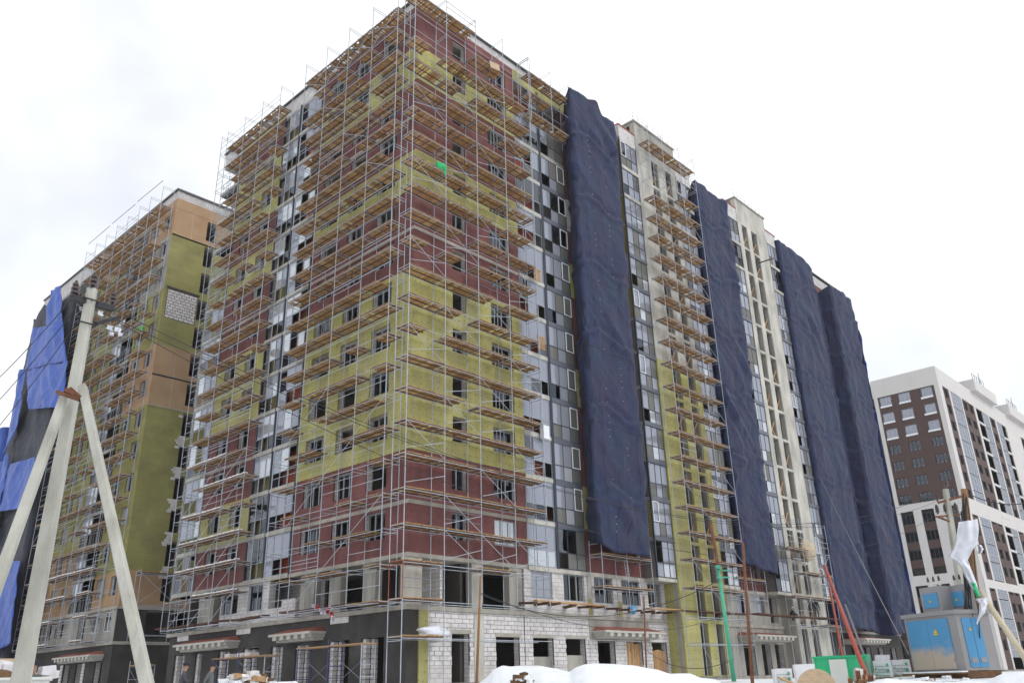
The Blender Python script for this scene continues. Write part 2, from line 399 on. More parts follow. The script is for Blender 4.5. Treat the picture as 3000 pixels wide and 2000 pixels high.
# face frames: u along the facade, d outward
class Face:
    def __init__(s, kind, off): s.k = kind; s.o = off     # 'R': outward -Y at Y=off ; 'L': outward -X at X=off
    def pt(s, u, z, d=0.0): return Vector((u, s.o - d, z)) if s.k == 'R' else Vector((s.o - d, u, z))
    def loc(s, u, z, d=0.0): return Vector((u, -d, z)) if s.k == 'R' else Vector((-d, u, z))
    def box(s, mb, u0, u1, z0, z1, d0, d1, mi=0, local=False):
        f = s.loc if local else s.pt
        a = f(u0, z0, d0); b = f(u1, z1, d1); mb.box(a.x, a.y, a.z, b.x, b.y, b.z, mi)
FR = Face('R', 0.0); FE = Face('R', -1.3); FL = Face('L', 0.0)
CACHE = {}
def cached(key, fn):
    if key not in CACHE: CACHE[key] = fn()
    return CACHE[key]
Z0 = 6.85; H = 3.0; ZS = 4.0; ROOF = 45.85; PAR = 47.3
def zk(k): return Z0 + H * k
# ------------------------------------------------------------------ building pieces
def wall(parent, face, u0, u1, z0, z1, ops, outer, dout=0.0, name='wall', uin0=None, uin1=None, thick=0.5, inner='aac_far'):
    mb = MB()
    def cells(a, b, d0, d1, mi):
        us = sorted({a, b, *[x for o in ops for x in o[:2] if a < x < b]})
        for p, q in zip(us[:-1], us[1:]):
            mid = (p + q) / 2
            cut = sorted([(o[2], o[3]) for o in ops if o[0] < mid < o[1]])
            z = z0
            for c0, c1 in cut:
                if c0 > z + 1e-3: face.box(mb, p, q, z, min(c0, z1), d0, d1, mi)
                z = max(z, c1)
            if z < z1 - 1e-3: face.box(mb, p, q, z, z1, d0, d1, mi)
    cells(u0, u1, -0.12, dout, 0)
    cells(u0 if uin0 is None else uin0, u1 if uin1 is None else uin1, -thick, -0.12, 1)
    return link(name, mb.mesh(name, [outer, inner]), parent)

def pane_mesh(face, w, h, mname):
    def mk():
        mb = MB(); face.box(mb, 0, w, 0, h, -0.008, 0.008, 0, True); return mb.mesh('pane', [mname])
    return cached(('pane', face.k, round(w, 3), round(h, 3), mname), mk)
PANES = {}
def pane(parent, root, face, u, z, d, w, h, mname):
    """single panes while the thing has fewer than 290, the farther ones are collected in one joined part"""
    c = PANES.setdefault(root.name, [0, {}])
    if c[0] < 290:
        c[0] += 1
        return link('pane', pane_mesh(face, w, h, mname), parent, face.pt(u, z, d))
    mb = c[1].setdefault(mname, MB()); face.box(mb, u, u + w, z, z + h, d - 0.008, d + 0.008)
def flush_panes(root):
    c = PANES.get(root.name)
    if c:
        for k, mb in c[1].items():
            o = link('distant_panes', mb.mesh('distant_panes', [k]), root); o['kind'] = 'stuff'

def window(parent, root, face, u0, u1, z0, z1, d=-0.30, nm=2, fm='frame_grey', glass='pane_dark', t=0.06, p_open=0.25):
    w, h = u1 - u0, z1 - z0
    def mk():
        mb = MB(); B = lambda a, b, c, e: face.box(mb, a, b, c, e, -0.04, 0.04, 0, True)
        B(0, t, 0, h); B(w - t, w, 0, h); B(t, w - t, 0, t); B(t, w - t, h - t, h)
        for i in range(1, nm): x = w * i / nm; B(x - t * .6, x + t * .6, t, h - t)
        return mb.mesh('window', [fm])
    o = link('window', cached(('win', face.k, round(w, 2), round(h, 2), nm, fm, t), mk), parent, face.pt(u0, z0, d))
    for i in range(nm):
        if random.random() > p_open:
            a = w * i / nm + t * .6; b = w * (i + 1) / nm - t * .6
            pane(o, root, face, u0 + a, z0 + t, d, b - a, h - 2 * t, glass)
    return o

def glazing(parent, root, face, u0, n, cw, d, z, pat_u, pat_l, fm='frame_dark', zt=2.72, mid=1.12, zb=0.08, sash=None, name='loggia_glazing', t=0.05):
    """one storey of loggia glazing: frame, upper and lower row of panes; pattern letters m mirror, c clear, d dark, p pale, . missing"""
    w = n * cw
    def mk():
        mb = MB(); B = lambda a, b, c, e, dd=0.035: face.box(mb, a, b, c, e, -dd, dd, 0, True)
        for i in range(n + 1): B(i * cw - t / 2, i * cw + t / 2, zb, zt)
        for zz in (zb, mid, zt): B(-t / 2, w + t / 2, zz - t / 2, zz + t / 2, 0.042)
        return mb.mesh(name, [fm])
    o = link(name, cached(('glz', face.k, n, cw, fm, zt, mid, zb), mk), parent, face.pt(u0, z, d))
    M = {'g': 'pane_grey', 'b': 'pane_bay', 'm': 'pane_mirror', 'c': 'pane_clear', 'd': 'pane_dark', 'p': 'pane_pale'}
    for i in range(n):
        if pat_u[i] in M: pane(o, root, face, u0 + i * cw + t / 2, z + mid + t / 2, d, cw - t, zt - mid - t, M[pat_u[i]])
        if pat_l[i] in M: pane(o, root, face, u0 + i * cw + t / 2, z + zb + t / 2, d, cw - t, mid - zb - t, M[pat_l[i]])
    if sash is not None:
        def mk2():
            mb = MB(); B = lambda a, b, c, e: face.box(mb, a, b, c, e, 0.03, 0.075, 0, True)
            W = cw - t; Hh = zt - mid - t; q = 0.065
            B(0, q, 0, Hh); B(W - q, W, 0, Hh); B(q, W - q, 0, q); B(q, W - q, Hh - q, Hh)
            return mb.mesh('sash', ['frame_white'])
        link('sash', cached(('sash', face.k, cw, zt, mid), mk2), o, face.pt(u0 + sash * cw + t / 2, z + mid + t / 2, d))
    return o

def part_box(parent, name, face, u0, u1, z0, z1, d0, d1, m):
    mb = MB(); face.box(mb, u0, u1, z0, z1, d0, d1); return link(name, mb.mesh(name, [m]), parent)

def canopy(parent, face, u0, u1, zb, depth, right_return=True):
    """entrance canopy: stepped cornice with dentils under a small tiled lean-to roof"""
    mb = MB()
    face.box(mb, u0 + .25, u1 - .25, zb - .06, zb + .10, 0, depth - .45)
    face.box(mb, u0, u1, zb + .28, zb + .42, 0, depth)
    face.box(mb, u0 + .12, u1 - .12, zb + .10, zb + .28, 0, depth - .22)
    o = link('canopy', mb.mesh('canopy', ['cornice']), parent)
    n = int((u1 - u0 - .3) / 0.78)
    dm = cached(('dent', face.k), lambda: (lambda q: (face.box(q, -.18, .18, 0, .24, 0, .2, 0, True), q.mesh('dentil', ['cornice']))[1])(MB()))
    for i in range(n):
        u = u0 + .3 + (u1 - u0 - .6) * (i + .5) / n
        link('dentil', dm, o, face.pt(u, zb + .04, depth - .222))
    a = [face.pt(u0 + .05, zb + .424, depth - .05), face.pt(u1 - .05, zb + .424, depth - .05), face.pt(u1 - .05, zb + .424, 0), face.pt(u0 + .05, zb + .424, 0),
         face.pt(u0 + .5, zb + .72, .1), face.pt(u1 - .5, zb + .72, .1), face.pt(u1 - .5, zb + .72, 0), face.pt(u0 + .5, zb + .72, 0)]
    mb = MB(); mb.hull(a, [(0, 1, 5, 4), (1, 2, 6, 5), (2, 3, 7, 6), (3, 0, 4, 7), (4, 5, 6, 7), (3, 2, 1, 0)])
    link('canopy_roof', mb.mesh('canopy_roof', ['tile_red']), o)
    return o

BLK = {}
def blocks(parent, root, face, u0, u1, z0, z1, ops, d, bl=0.6, bh=0.252, name='block', limit=300, joint=0.022, backing=True):
    """running-bond block wall: each block a piece of its own, up to the limit"""
    cnt = BLK.setdefault(root.name, [0, MB()])
    wl = wall(parent, face, u0, u1, z0, z1, ops, 'joint', d - 0.03, name='block_wall') if backing else parent
    row = 0; z = z0
    while z < z1 - 0.06:
        hh = min(bh, z1 - z)
        u = u0 - (bl / 2 if row % 2 else 0) - random.uniform(0, .08)
        while u < u1:
            a, b = max(u, u0), min(u + bl, u1)
            segs = [(a, b)]
            for o in ops:
                if o[2] < z + hh - .02 and o[3] > z + .02:
                    ns_ = []
                    for p, q in segs:
                        if q <= o[0] or p >= o[1]: ns_.append((p, q))
                        else:
                            if p < o[0]: ns_.append((p, o[0]))
                            if q > o[1]: ns_.append((o[1], q))
                    segs = ns_
            for p, q in segs:
                if q - p < 0.07: continue
                w = q - p - joint
                if cnt[0] < limit:
                    cnt[0] += 1
                    wq = round(w * 20) / 20 if abs(w - (bl - joint)) > 1e-3 else w
                    def mk(wq=wq, hh=hh):
                        mb = MB(); e = 0.012; hb = hh - joint
                        x0, x1 = face.loc(0, 0, -.1), face.loc(wq, hb, .0)
                        face.box(mb, 0, wq, 0, hb, -.1, 0, 0, True)
                        p_ = [face.loc(0, 0, 0), face.loc(wq, 0, 0), face.loc(wq, hb, 0), face.loc(0, hb, 0),
                              face.loc(e, e, e), face.loc(wq - e, e, e), face.loc(wq - e, hb - e, e), face.loc(e, hb - e, e)]
                        mb.hull(p_, [(0, 1, 5, 4), (1, 2, 6, 5), (2, 3, 7, 6), (3, 0, 4, 7), (4, 5, 6, 7)])
                        return mb.mesh('block', ['aac'])
                    link(name, cached(('blk', face.k, round(wq, 3), round(hh, 3)), mk), wl, face.pt(p + joint / 2, z + joint / 2, d - 0.012 + random.uniform(-.008, .008)))
                else:
                    face.box(cnt[1], p + joint / 2, p + joint / 2 + w, z + joint / 2, z + hh - joint / 2, d - .1, d + random.uniform(-.008, .008))
            u += bl
        z += bh; row += 1
    return wl
def flush_blocks(root):
    c = BLK.get(root.name)
    if c and c[1].v:
        o = link('far_blocks', c[1].mesh('far_blocks', ['aac']), root); o['kind'] = 'stuff'

# ------------------------------------------------------------------ MAIN BUILDING
MAIN = emp('apartment_building', 'large unfinished apartment block with red brick and yellow insulation bands behind scaffolding', 'building')
RED = {0, 1, 6, 7, 9, 10, 12}          # storeys faced in brick on the corner wing
REDW = {0, 2, 3, 6, 7, 9, 12}          # on the far wing of the left face
XE = 72.5
# floor slabs and the dim rooms behind the facades
for k in range(-1, 14):
    z = ZS if k < 0 else zk(k)
    mb = MB()
    mb.box(0.02, 0.02, z - .22, XE, 14, z); mb.box(0.02, 14, z - .22, 14, 28.1, z)
    link('floor_slab', mb.mesh('floor_slab', ['slab']), MAIN)
mb = MB()
mb.box(6, 5, 0, XE, 5.3, ROOF - .25); mb.box(6, 5.3, 0, 6.3, 24.6, ROOF - .25)
for x in (16.2, 22.9, 35, 41.5, 53.2): mb.box(x, .5, 0, x + .2, 5, ROOF - .25)
mb.box(.5, 5, 6.9, 6, 5.2, ROOF - .25); mb.box(5.2, .5, 6.9, 5.4, 5, ROOF - .25); mb.box(10.0, 0.5, 6.9, 10.2, 5, ROOF - .25)
mb.box(.5, 11.6, 6.9, 6, 11.8, ROOF - .25); mb.box(.5, 17.6, 6.9, 6, 17.8, ROOF - .25); mb.box(.5, 24.5, 6.9, 6, 24.7, ROOF - .25); mb.box(.5, 8.1, 6.9, 6, 8.25, ROOF - .25)
mb.box(.5, 21.1, 6.9, 6, 21.25, ROOF - .25)
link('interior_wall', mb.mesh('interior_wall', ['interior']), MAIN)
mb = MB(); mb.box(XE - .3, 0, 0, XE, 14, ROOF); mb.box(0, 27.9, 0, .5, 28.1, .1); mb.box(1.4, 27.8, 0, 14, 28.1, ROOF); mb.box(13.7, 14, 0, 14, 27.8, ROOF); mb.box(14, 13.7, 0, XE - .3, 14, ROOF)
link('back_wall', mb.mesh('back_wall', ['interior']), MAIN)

RW = [(3.4, 4.68), (7.03, 9.12)]
LW = [(2.1, 4.1), (5.6, 7.5), (8.85, 10.95)]
LW2 = [(18.8, 20.45), (21.9, 23.6)]
SILL, HEAD = 1.05, 2.68
for k in range(13):
    z, z1 = zk(k), zk(k + 1)
    red = k in RED
    m, do = ('red_brick', 0.0) if red else ('insulation', 0.05)
    ops = [(a, b, z + SILL, z + HEAD) for a, b in RW]
    wall(MAIN, FR, -do, 10.0, z, z1, ops, m, do, uin0=.12)
    opl = [(a, b, z + SILL, z + HEAD) for a, b in LW]
    wall(MAIN, FL, .12, 11.9, z, z1, opl, m, do, uin0=.5)
    red2 = k in REDW
    m2, do2 = ('red_brick', 0.0) if red2 else ('insulation', 0.05)
    opw = [(a, b, z + SILL, z + HEAD) for a, b in LW2]
    wall(MAIN, FL, 17.6, 24.8, z, z1, opw, m2, do2)
    # frames in most openings
    for i, (a, b) in enumerate(RW):
        if k == 0 and i == 1: window(MAIN, MAIN, FR, a, b, z + SILL, z + HEAD, -.2, 3, 'frame_grey', 'pane_pale', p_open=0)
        elif i == 1 or random.random() < .35: window(MAIN, MAIN, FR, a, b, z + SILL, z + HEAD, -.36, 3 if i else 2, p_open=.45)
    for a, b in LW:
        if random.random() < .62: window(MAIN, MAIN, FL, a, b, z + SILL, z + HEAD, -.36, 3, p_open=.55)
    for a, b in LW2:
        if random.random() < .8: window(MAIN, MAIN, FL, a, b, z + SILL, z + HEAD, -.36, 2, p_open=.4)
    # exposed concrete floor edges between two brick storeys
    if red and (k == 0 or (k - 1) in RED):
        mb = MB(); FR.box(mb, -.03, 10.0, z - .2, z + .03, -.1, .03); FL.box(mb, .1, 11.9, z - .2, z + .03, -.1, .03)
        link('slab_edge', mb.mesh('slab_edge', ['slab']), MAIN)
    if red2 and (k == 0 or (k - 1) in REDW) or k in (1, 4):
        part_box(MAIN, 'slab_edge', FL, 17.6, 24.8, z - .2, z + .03, -.1, .075, 'slab')

# loggias of the right face
for k in range(13):
    z = zk(k)
    part_box(MAIN, 'slab_edge', FR, 10.0, 12.82, z - .24, z + .03, -1.3, .1, 'concrete_pale')
    if k: part_box(MAIN, 'spandrel_panel', FR, 13.03, 15.9, z - .30, z + .05, -1.3, .14, 'spandrel' if k < 11 else 'concrete')
    else: part_box(MAIN, 'slab_edge', FR, 12.82, 16.6, z - .24, z + .03, -1.3, .1, 'concrete_pale')
    rr = random.random
    u_ = ''.join(random.choice('mmc') if 1 < k < 8 else random.choice('mmc.' if k < 2 else 'm.c') for _ in range(3))
    l_ = ''.join(random.choice('..cm' if k < 8 else '...c') for _ in range(3))
    if k in (3, 4, 5): u_ = 'mmm'
    if k < 2: u_, l_ = 'mmm', 'ppp' if k == 0 else 'cd.'
    glazing(MAIN, MAIN, FR, 10.02, 3, 0.93, .02, z, u_, l_, 'frame_grey')
    up = ['c.g', 'mmg', 'mmg', 'mmg', 'mmg', 'mmg', 'mgg', 'mmg', 'm.c', 'm.c', 'mgg', 'mgg', '...'][k]
    lo = ['.gg', 'gpg', 'mpg', 'gmg', 'dmg', 'gmg', 'dmg', '.mg', '.mg', '.mg', '.mg', '.gg', '...'][k]
    glazing(MAIN, MAIN, FR, 13.05, 3, 0.95, .08, z, up, lo, 'frame_dark', sash=2 if 1 <= k < 11 else None)
    cm = ['red_brick', 'insulation', 'red_brick', 'red_brick', 'insulation', 'red_brick', 'red_brick', 'insulation', 'red_brick', 'aac', 'red_brick', 'red_brick', 'red_brick'][k]
    part_box(MAIN, 'pier', FR, 15.95, 16.62, z, z + 3.0, -.5, .03 if cm != 'insulation' else .07, cm)
    part_box(MAIN, 'loggia_back', FR, 10.2, 12.9, z + .04, z + 2.75, -1.2, -.8, 'loggia_red' if k not in (0, 7) else 'interior')
    part_box(MAIN, 'loggia_back', FR, 13.0, 15.95, z + .002, z + 2.76, -1.55, -1.3, ['interior', 'loggia_red', 'interior', 'loggia_olive', 'interior', 'loggia_olive', 'loggia_olive', 'loggia_olive'][k] if k < 8 else 'interior')
mb = MB(); FR.box(mb, 12.82, 12.92, Z0, zk(13), -.05, .13); FR.box(mb, 12.96, 13.03, Z0, zk(13), -.05, .11); FR.box(mb, 15.88, 15.95, Z0, zk(13), -.1, .12)
link('mullion', mb.mesh('mullion', ['frame_dark']), MAIN)
# wall behind the first hanging net, and farther ones
for a, b in ((16.62, 22.9), (34.9, 41.5), (53.2, XE)):
    wall(MAIN, FR, a, b, Z0, Z0 + 3, [(a + 5.2, b - .1, Z0 + 1.0, Z0 + 2.7)] if b < 50 else [], 'red_brick', 0.0)
    wall(MAIN, FR, a, b, Z0 + 3, ROOF, [], 'red_brick', 0.0)
# balcony stacks that stand 1.2 m in front of the wall
def stack(u0, u1, seed):
    rs = random.Random(seed); n = 3; cw = (u1 - u0 - .1) / n
    for k in range(13):
        z = zk(k)
        mb = MB(); FR.box(mb, u0, u1, z - .22, z + .03, -.2, 1.25)
        o = link('balcony_slab', mb.mesh('balcony_slab', ['concrete_pale']), MAIN)
        if k: part_box(MAIN, 'spandrel_panel', FR, u0 - .01, u1 + .01, z - .28, z + .06, 1.252, 1.32, 'spandrel' if k < 11 else 'concrete_pale')
        top = k >= 11
        up = ''.join(rs.choice('mmmmg' if not top else 'mmc.') for _ in range(n))
        lo = ''.join(rs.choice('mmpg' if not top else 'm.gd') for _ in range(n))
        if k == 0: up, lo = '.mm', '.pp'
        lo = rs.choice(['d', 'g', '.', 'm']) + lo[1:]
        glazing(MAIN, MAIN, FR, u0 + .05, n, cw, 1.22, z, up, lo, 'frame_dark', sash=0 if rs.random() < .3 else None)
        part_box(MAIN, 'side_panel', Face('L', u0), -1.2, 0, z + .04, z + 2.7, .0, .04, rs.choice(['interior', 'loggia_olive', 'concrete', 'interior']))
        part_box(MAIN, 'loggia_back', FR, u0, u1, z + .04, z + 2.76, -.3, -.05, rs.choice(['loggia_olive', 'interior', 'interior', 'loggia_red']))
    part_box(MAIN, 'balcony_post', FR, u0 - .1, u0 - .02, Z0, zk(13), 1.18, 1.30, 'frame_dark')
    part_box(MAIN, 'parapet', FR, u0, u1, zk(13) - .22, 47.25, .2, 1.25, 'aac_far')
    part_box(MAIN, 'parapet_cap', FR, u0 - .05, u1 + .05, 47.253, 47.36, .1, 1.32, 'tile_red')
stack(22.9, 25.45, 1); stack(32.15, 34.9, 2); stack(41.5, 44.2, 3); stack(50.8, 53.2, 4)
# stair cores that stand forward
def core(u0, u1, slots, colour, top, seed):
    rs = random.Random(seed)
    for k in range(-2, 13):
        z = 0.0 if k == -2 else (ZS if k == -1 else zk(k)); z1 = ZS if k == -2 else (Z0 if k == -1 else zk(k + 1))
        ops = [(a, b, z + .06, z1 - .2) for a, b in slots]
        m = colour(k)
        wall(MAIN, FE, u0, u1, z, z1, ops, m, .05 if m == 'insulation' else 0.0, inner='concrete')
        for a, b in slots:
            if rs.random() < .6:
                mb = MB(); zz = z + .2
                mb.beam(FE.pt(a + .05, zz, -.2), FE.pt(b - .05, zz + 1.4, -.2), .09, .09); mb.beam(FE.pt(b - .05, zz, -.28), FE.pt(a + .05, zz + 1.4, -.32), .09, .09)
                link('timber_brace', mb.mesh('timber_brace', ['plank']), MAIN)
    for x in (u0, u1 - .3):
        mb = MB(); mb.box(x, -.8, 0, x + .3, 5, top - .3); link('core_wall', mb.mesh('core_wall', ['insulation' if colour(0) == 'insulation' and x == u0 else 'concrete']), MAIN)
    mb = MB(); mb.box(u0 + .3, 1.2, 0, u1 - .3, 1.5, top - .3); link('core_wall', mb.mesh('core_wall', ['interior']), MAIN)
    # machine room on the roof
    part_box(MAIN, 'machine_room', FE, u0, u1, ROOF, top, -.5, .0, 'concrete_pale' if u0 > 40 else 'concrete')
    mb = MB(); mb.box(u0 - .1, -1.42, top, u1 + .1, 5.1, top + .18); mb.box(u0, -.8, ROOF, u0 + .4, 5, top); mb.box(u1 - .4, -.8, ROOF, u1, 5, top)
    link('machine_room_roof', mb.mesh('machine_room_roof', ['concrete']), MAIN)
    mb = MB()
    for i in range(9):
        x = u0 + (u1 - u0) * i / 8; mb.tube((x, -1.3, top + .18), (x, -1.3, top + 1.1), .018, 4)
        if i < 5: mb.tube((u0, -1.3 + 6 * i / 4, top + .18), (u0, -1.3 + 6 * i / 4, top + 1.1), .018, 4)
    for h_ in (.6, 1.1): mb.tube((u0, -1.3, top + h_), (u1, -1.3, top + h_), .015, 4); mb.tube((u0, -1.3, top + h_), (u0, 4.7, top + h_), .015, 4)
    link('roof_railing', mb.mesh('roof_railing', ['wire_grey']), MAIN)
core(25.45, 32.15, [(27.8, 28.95), (30.1, 31.3)], lambda k: 'insulation' if k < 6 else 'concrete_pale', 48.9, 5)
core(44.2, 50.8, [(45.0, 46.2), (47.1, 48.4)], lambda k: 'concrete_pale', 48.6, 6)
# parapet of the main roof
mb = MB(); FR.box(mb, 0, 16.6, ROOF, PAR, -.4, .0); FL.box(mb, .4, 28.1, ROOF, PAR, -.4, .0); FR.box(mb, 16.6, XE, ROOF, PAR - .2, -.4, 0)
link('parapet', mb.mesh('parapet', ['aac_far']), MAIN)
mb = MB(); FR.box(mb, -.05, 10, ROOF, ROOF + .75, .002, .05); FL.box(mb, 0, 11.9, ROOF, ROOF + .75, .002, .05)
link('parapet_facing', mb.mesh('parapet_facing', ['red_brick']), MAIN)
part_box(MAIN, 'parapet_facing', FL, 17.6, 24.8, ROOF, ROOF + .7, .002, .05, 'insulation')
part_box(MAIN, 'parapet_facing', FR, 10, 16.6, ROOF - .2, ROOF + .8, .002, .05, 'insulation')
mb = MB(); FR.box(mb, -.2, XE, PAR, PAR + .12, -.5, .2); FL.box(mb, .5, 28.2, PAR, PAR + .12, -.5, .2)
link('coping', mb.mesh('coping', ['coping']), MAIN)

# loggia of the left face and the open corner loggias at its end
for k in range(13):
    z = zk(k); rs = random.Random(40 + k)
    part_box(MAIN, 'slab_edge', FL, 11.9, 17.6, z - .22, z + .04, -1.3, .16, 'slab')
    part_box(MAIN, 'slab_edge', FL, 24.8, 28.1, z - .22, z + .04, -1.4, .12, 'slab')
    bright = rs.choice(['ppm', 'pmp', 'mp.', 'pm.', '.pp'])
    glazing(MAIN, MAIN, FL, 15.12, 3, .81, .04, z, bright if k > 1 else 'cdc', rs.choice(['...', 'd..', '..c']) if k else '...', 'frame_grey')
    glazing(MAIN, MAIN, FL, 11.98, 3, 1.0, .04, z, rs.choice(['.pp', 'mpm', '.pm', 'p.p', 'mm.']) if k > 1 else 'mmm', rs.choice(['...', '.d.', '..m']), 'frame_grey')
    part_box(MAIN, 'loggia_back', FL, 11.9, 14.9, z + .05, z + 2.76, -1.2, -.8, 'loggia_red')
    part_box(MAIN, 'loggia_back', FL, 15.1, 17.6, z + .05, z + 2.76, -1.2, -.7, 'loggia_olive')
    if k < 8:
        glazing(MAIN, MAIN, FL, 24.9, 3, 1.02, .03, z, rs.choice(['mmp', 'pmm', 'm.p', 'mm.']) if k != 0 else '.c.', rs.choice(['m..', '...', 'd.d']), 'frame_grey')
    else:
        mb = MB()
        for i in range(5): mb.tube(FL.pt(25.2 + i * .68, z, 0), FL.pt(25.2 + i * .68, z + 1.1, 0), .02, 5)
        mb.tube(FL.pt(24.9, z + 1.1, 0), FL.pt(28, z + 1.1, 0), .025, 5); mb.tube(FL.pt(24.9, z + .6, 0), FL.pt(28, z + .6, 0), .02, 5)
        link('balustrade', mb.mesh('balustrade', ['tube']), MAIN)
part_box(MAIN, 'mullion', FL, 14.98, 15.1, Z0, zk(13), -1.3, .17, 'frame_dark')
for uu in (11.9, 17.5): part_box(MAIN, 'loggia_post', FL, uu, uu + .1, Z0, zk(13), -.1, .1, 'frame_dark')

# ---- second storey, right face
z, z1 = ZS, Z0
for a, b in ((0.0, 1.14), (5.05, 5.9), (8.3, 9.45)):
    part_box(MAIN, 'column', FR, a, b, ZS, Z0 - .2, -.55, -.05, 'concrete_pale' if a < 6 else 'concrete')
W2 = [(10.3, 12.35), (13.5, 15.7), (16.8, 18.9), (19.95, 22.2), (23.2, 25.0)]
ops = [(a, b, ZS + .88, ZS + 2.62) for a, b in W2]
o2 = wall(MAIN, FR, 9.6, 25.45, ZS, Z0 - .2, ops, 'aac_far', 0.0)
for i, (a, b) in enumerate(W2):
    window(MAIN, MAIN, FR, a, b, ZS + .88, ZS + 2.62, -.15, 3, 'frame_grey', 'pane_mirror' if i == 0 else 'pane_dark', p_open=0 if i == 0 else .4)
for a in (16.05, 19.4): part_box(MAIN, 'pilaster', FR, a, a + .42, ZS + .02, ZS + 1.1, .002, .07, 'insulation')
part_box(MAIN, 'pilaster', FR, 16.0, 16.5, ZS + 1.1, Z0 - .2, .002, .08, 'concrete_pale')
mb = MB(); FR.box(mb, -.12, 25.45, ZS - .2, ZS + .05, -.3, .12); FL.box(mb, .3, 28.1, ZS - .2, ZS + .05, -.3, .12)
link('slab_edge', mb.mesh('slab_edge', ['slab']), MAIN)
part_box(MAIN, 'slab_edge', FR, 10.0, 22.9, Z0 - .22, Z0 + .04, -.2, .06, 'concrete_pale')
part_box(MAIN, 'slab_edge', FR, 34.9, 41.5, Z0 - .22, Z0 + .04, -.2, .06, 'concrete_pale')
part_box(MAIN, 'slab_edge', FR, 32.15, XE, ZS - .2, ZS + .05, -.3, .10, 'slab')
# ---- ground storey, right face: blocks, each one laid
GO = [(3.4, 4.8, 0, 2.6), (7.0, 9.05, 0, 2.5), (10.3, 12.25, 0, 2.5), (13.5, 15.5, 0, 2.5), (16.8, 18.75, 0, 2.35), (20.05, 22.0, 0, 2.4), (23.2, 25.1, 0, 2.4)]
blocks(MAIN, MAIN, FR, 1.56, 5.17, .9, ZS - .2, GO, 0.0)
blocks(MAIN, MAIN, FR, 5.98, 9.5, .9, ZS - .2, GO, 0.0)
blocks(MAIN, MAIN, FR, 9.56, 15.95, .9, ZS - .2, GO, 0.0, limit=285)
blocks(MAIN, MAIN, FR, 22.9, 25.45, .9, ZS - .2, GO, 0.0, limit=285)
blocks(MAIN, MAIN, FR, 15.95, 22.9, .9, 2.5, GO, 0.0, limit=285)
flush_blocks(MAIN)
for a, b in zip([.9] + [g[1] for g in GO], [g[0] for g in GO] + [25.45]): wall(MAIN, FR, a, b, 0, .9, [], 'aac_far', -.02)
part_box(MAIN, 'column', FR, 5.17, 5.97, 0, ZS - .2, -.5, .01, 'concrete_pale')
part_box(MAIN, 'plaster_corner', FR, .0, .86, 0, ZS - .2, -.5, .01, 'plaster_dark')
part_box(MAIN, 'insulation_strip', FR, .86, 1.55, 0, ZS - .2, -.5, .10, 'insulation')
part_box(MAIN, 'render_panel', FR, 15.95, 22.9, 2.5, ZS - .2, -.4, .03, 'concrete')
for a, b, c, d in GO[:4]: part_box(MAIN, 'lintel', FR, a - .1, b + .12, d, d + .22, -.3, .02, 'slab')
for (a, b, c, d), zt in zip(GO[2:4], (1.4, 1.5)): part_box(MAIN, 'infill', FR, a, b, 0, zt, -.45, -.25, 'concrete')
for a, b, zt in ((20.05, 22.0, 2.4), (23.2, 25.1, 1.95)):
    n = 8
    for i in range(n):
        w = (b - a) / n
        part_box(MAIN, 'door_board', FR, a + i * w + .008, a + (i + 1) * w - .008, .1, zt - random.uniform(0, .12), -.3, -.26 + random.uniform(0, .02), 'plank')
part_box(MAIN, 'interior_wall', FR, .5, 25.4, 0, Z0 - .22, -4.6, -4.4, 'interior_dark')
canopy(MAIN, FR, 16.2, 23.3, 2.62, 1.2)
canopy(MAIN, FR, 35.6, 42.6, 2.7, 1.9)
canopy(MAIN, FR, 56.6, 63.2, 2.75, 2.3)
# farther ground storeys
wall(MAIN, FR, 32.15, 44.2, 0, ZS - .2, [(33, 34.6, 0, 2.5), (36.5, 38.4, 0, 2.5), (39.6, 41.2, 0, 2.5), (42, 43.6, 0, 2.5)], 'concrete', 0)
wall(MAIN, FR, 32.15, 44.2, ZS + .05, Z0 - .2, [(33, 34.6, 4.9, 6.5), (36.2, 38.4, 4.9, 6.5), (39.2, 41.2, 4.9, 6.5), (41.9, 43.5, 4.3, 6.5)], 'concrete', 0)
for a, b in ((33, 34.6), (36.2, 38.4), (39.2, 41.2)): window(MAIN, MAIN, FR, a, b, 4.9, 6.5, -.1, 3, 'frame_grey', 'pane_mirror', p_open=.3)
wall(MAIN, FR, 50.8, XE, 0, ZS - .2, [(x, x + 1.8, 0, 2.5) for x in (52, 55.2, 58.4, 61.5, 65, 68.5)], 'plaster_dark', 0)
wall(MAIN, FR, 50.8, XE, ZS + .05, Z0 - .2, [], 'concrete', 0)

# ---- left face, ground and second storey
LG = [(1.85, 3.95, 0, 2.5), (5.05, 7.1, 0, 2.5), (9.0, 10.6, 0, 2.4), (12.0, 13.4, 0, 2.5), (14.9, 16.85, 0, 2.55), (18.6, 20.1, 0, 2.5), (22.4, 23.4, 0, 2.5), (24.9, 26.6, 0, 2.5)]
wall(MAIN, FL, .5, 27.6, 0, ZS - .2, LG, 'plaster_dark', .01)
for a, b, c, d in LG:    # block jambs on the far side of each opening
    for zz in range(9):
        part_box(MAIN, 'jamb_block', FL, b - .30 - .03 * (zz % 2), b - .02, .05 + zz * .27, .05 + zz * .27 + .24, -.45, -.14, 'aac'); part_box(MAIN, 'jamb_block', FL, b - .62, b - .36 - .03 * (zz % 2), .05 + zz * .27, .05 + zz * .27 + .24, -.75, -.46, 'aac')
for a, b in ((5.2, 7.0), (16.1, 17.9), (24.7, 26.4)): part_box(MAIN, 'patch_block', FL, a, b, ZS - .56, ZS - .21, .012, .04, 'aac')
canopy(MAIN, FL, 7.4, 11.9, 2.66, 1.2)
canopy(MAIN, FL, 17.3, 24.6, 2.66, 1.2)
